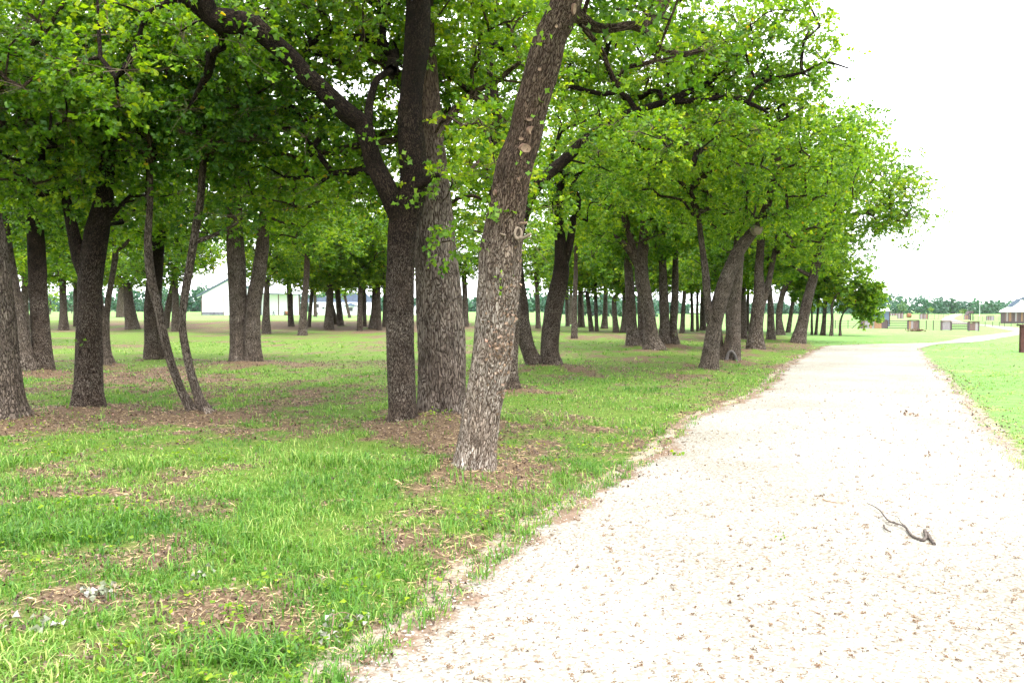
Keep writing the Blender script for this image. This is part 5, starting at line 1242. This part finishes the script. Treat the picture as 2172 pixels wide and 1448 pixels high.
# ---- distant woods (one mass) and a few single far trees
rg = np.random.default_rng(21)
def tree_blobs(cx, cy, base, w, h, n, s0):
    d = rdir(rg, n) * (rg.uniform(.3, 1, n) ** .4)[:, None]
    return np.stack([cx + d[:, 0] * w, cy + d[:, 1] * w, base + h * .52 + d[:, 2] * h * .5], 1), np.full(n, s0)
PP, SS, TN = [], [], []
for (Y_, x0, x1, hm, st_, dens) in [(430, -330, 70, 11.0, 3.4, 90), (560, 40, 420, 8.5, 2.6, 80), (640, -500, 650, 12, 5, 60)]:
    x_ = x0
    while x_ < x1:
        w = rg.uniform(2.5, 5.5) * (1.2 if Y_ > 600 else 1); h = hm * rg.uniform(.6, 1.15) * (1 + .3 * math.sin(x_ * .03)); yy = Y_ + rg.uniform(-18, 18)
        P, S_ = tree_blobs(x_, yy, float(terr(x_, yy)) - .8, w, h, dens, rg.uniform(.9, 1.3) * (1.25 if Y_ > 600 else 1)); PP.append(P); SS.append(S_); TN.append(np.clip(rg.normal(.45, .2) + rg.normal(0, .08, len(P)), 0, .95)); x_ += st_ * rg.uniform(.5, 1.1)
P = np.concatenate(PP); S_ = np.concatenate(SS) * rg.uniform(.6, 1.3, len(P)); n = len(P)
V, Fc, tt = leaves(P, rdir(rg, n), rdir(rg, n, .5), S_ * 1.9, np.concatenate(TN), 'far', .4)
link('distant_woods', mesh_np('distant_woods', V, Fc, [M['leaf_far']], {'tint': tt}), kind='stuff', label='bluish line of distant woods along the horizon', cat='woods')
def far_tree(px, base, top, wpx, Y, lab, mt='leaf_bright', n=500, g='single trees in the fields'):
    b = pt(px, base, Y); k = Y / F; H = (base - top) * k; w = wpx / 2 * k
    e = empty('field_tree', b, lab, 'tree', g); r_ = np.random.default_rng(int(px))
    C = sample_clumps(r_, [(np.array([0, 0, H * .62]), np.array([w, w, H * .40]))], 26); ch = grow(r_, np.array([(0, 0, H * .2), (0, 0, H * .35)]), C, H * .004)
    V, Fc, t_, _ = foliage(r_, C, w * .3, 7, 4, H * .055, 'far'); link('crown', mesh_np('crown', V, Fc, [M[mt]], {'tint': t_}), e, kind='stuff'); link('branches', branches_mesh('branches', ch, M['bark_far'], 5), e, kind='stuff')
    V, Q, B = tube([(0, 0, -.5), (0.1, 0, H * .2), (0, 0, H * .38)], [H * .03, H * .022, H * .015], 8); link('trunk', mesh_np('trunk', V, Q, [M['bark_far']], {'bark': B}, smooth=True), e)
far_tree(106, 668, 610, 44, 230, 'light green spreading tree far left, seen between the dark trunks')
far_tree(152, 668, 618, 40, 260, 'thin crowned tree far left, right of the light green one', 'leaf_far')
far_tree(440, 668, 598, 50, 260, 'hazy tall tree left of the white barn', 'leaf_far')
far_tree(1914, 664, 641, 20, 430, 'dark round tree standing above the distant wood line', 'leaf_dark')
far_tree(1975, 665, 651, 12, 380, 'light green small tree in front of the distant wood', 'leaf_bright')
far_tree(2042, 667, 655, 14, 330, 'yellow green bush left of the loading chute', 'leaf_bright')
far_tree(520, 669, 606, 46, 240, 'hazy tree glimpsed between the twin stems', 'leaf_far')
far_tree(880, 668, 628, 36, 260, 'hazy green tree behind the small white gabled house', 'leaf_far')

# ---- small mounds
for px, py, s_, lab in [(1943, 703, .4, 'low mound of dry grass in front of the right field fences')]:
    b = at(px, py); rg_ = np.random.default_rng(2); n = 500
    V, Fc, tt = leaves(rg_.normal(0, 1, (n, 3)) * [s_, s_ * .6, .06] + [0, 0, .1], rdir(rg_, n), rdir(rg_, n, 1), rg_.uniform(.08, .2, n), rg_.uniform(.3, .95, n), 'far')
    o_ = link('hay_mound', mesh_np('hay_mound', V, Fc, [M['deadleaf']], {'tint': tt}), label=lab, cat='hay'); o_.location = b

for e_, px in ((barn, 428), (hs1, 655), (hs2, 872), (pk, 689), (hs3, 1463), (wb, 2122), (gs, 1840)):
    a_ = math.atan((px - CX) / F); e_.rotation_euler.z = -a_; e_.scale.x = math.cos(a_)

print('OBJS', len(bpy.data.objects), 'TRIS', sum(sum(len(p.vertices) - 2 for p in me.polygons) if len(me.polygons) < 2000 else int(len(me.loops) - 2 * len(me.polygons)) for me in bpy.data.meshes))
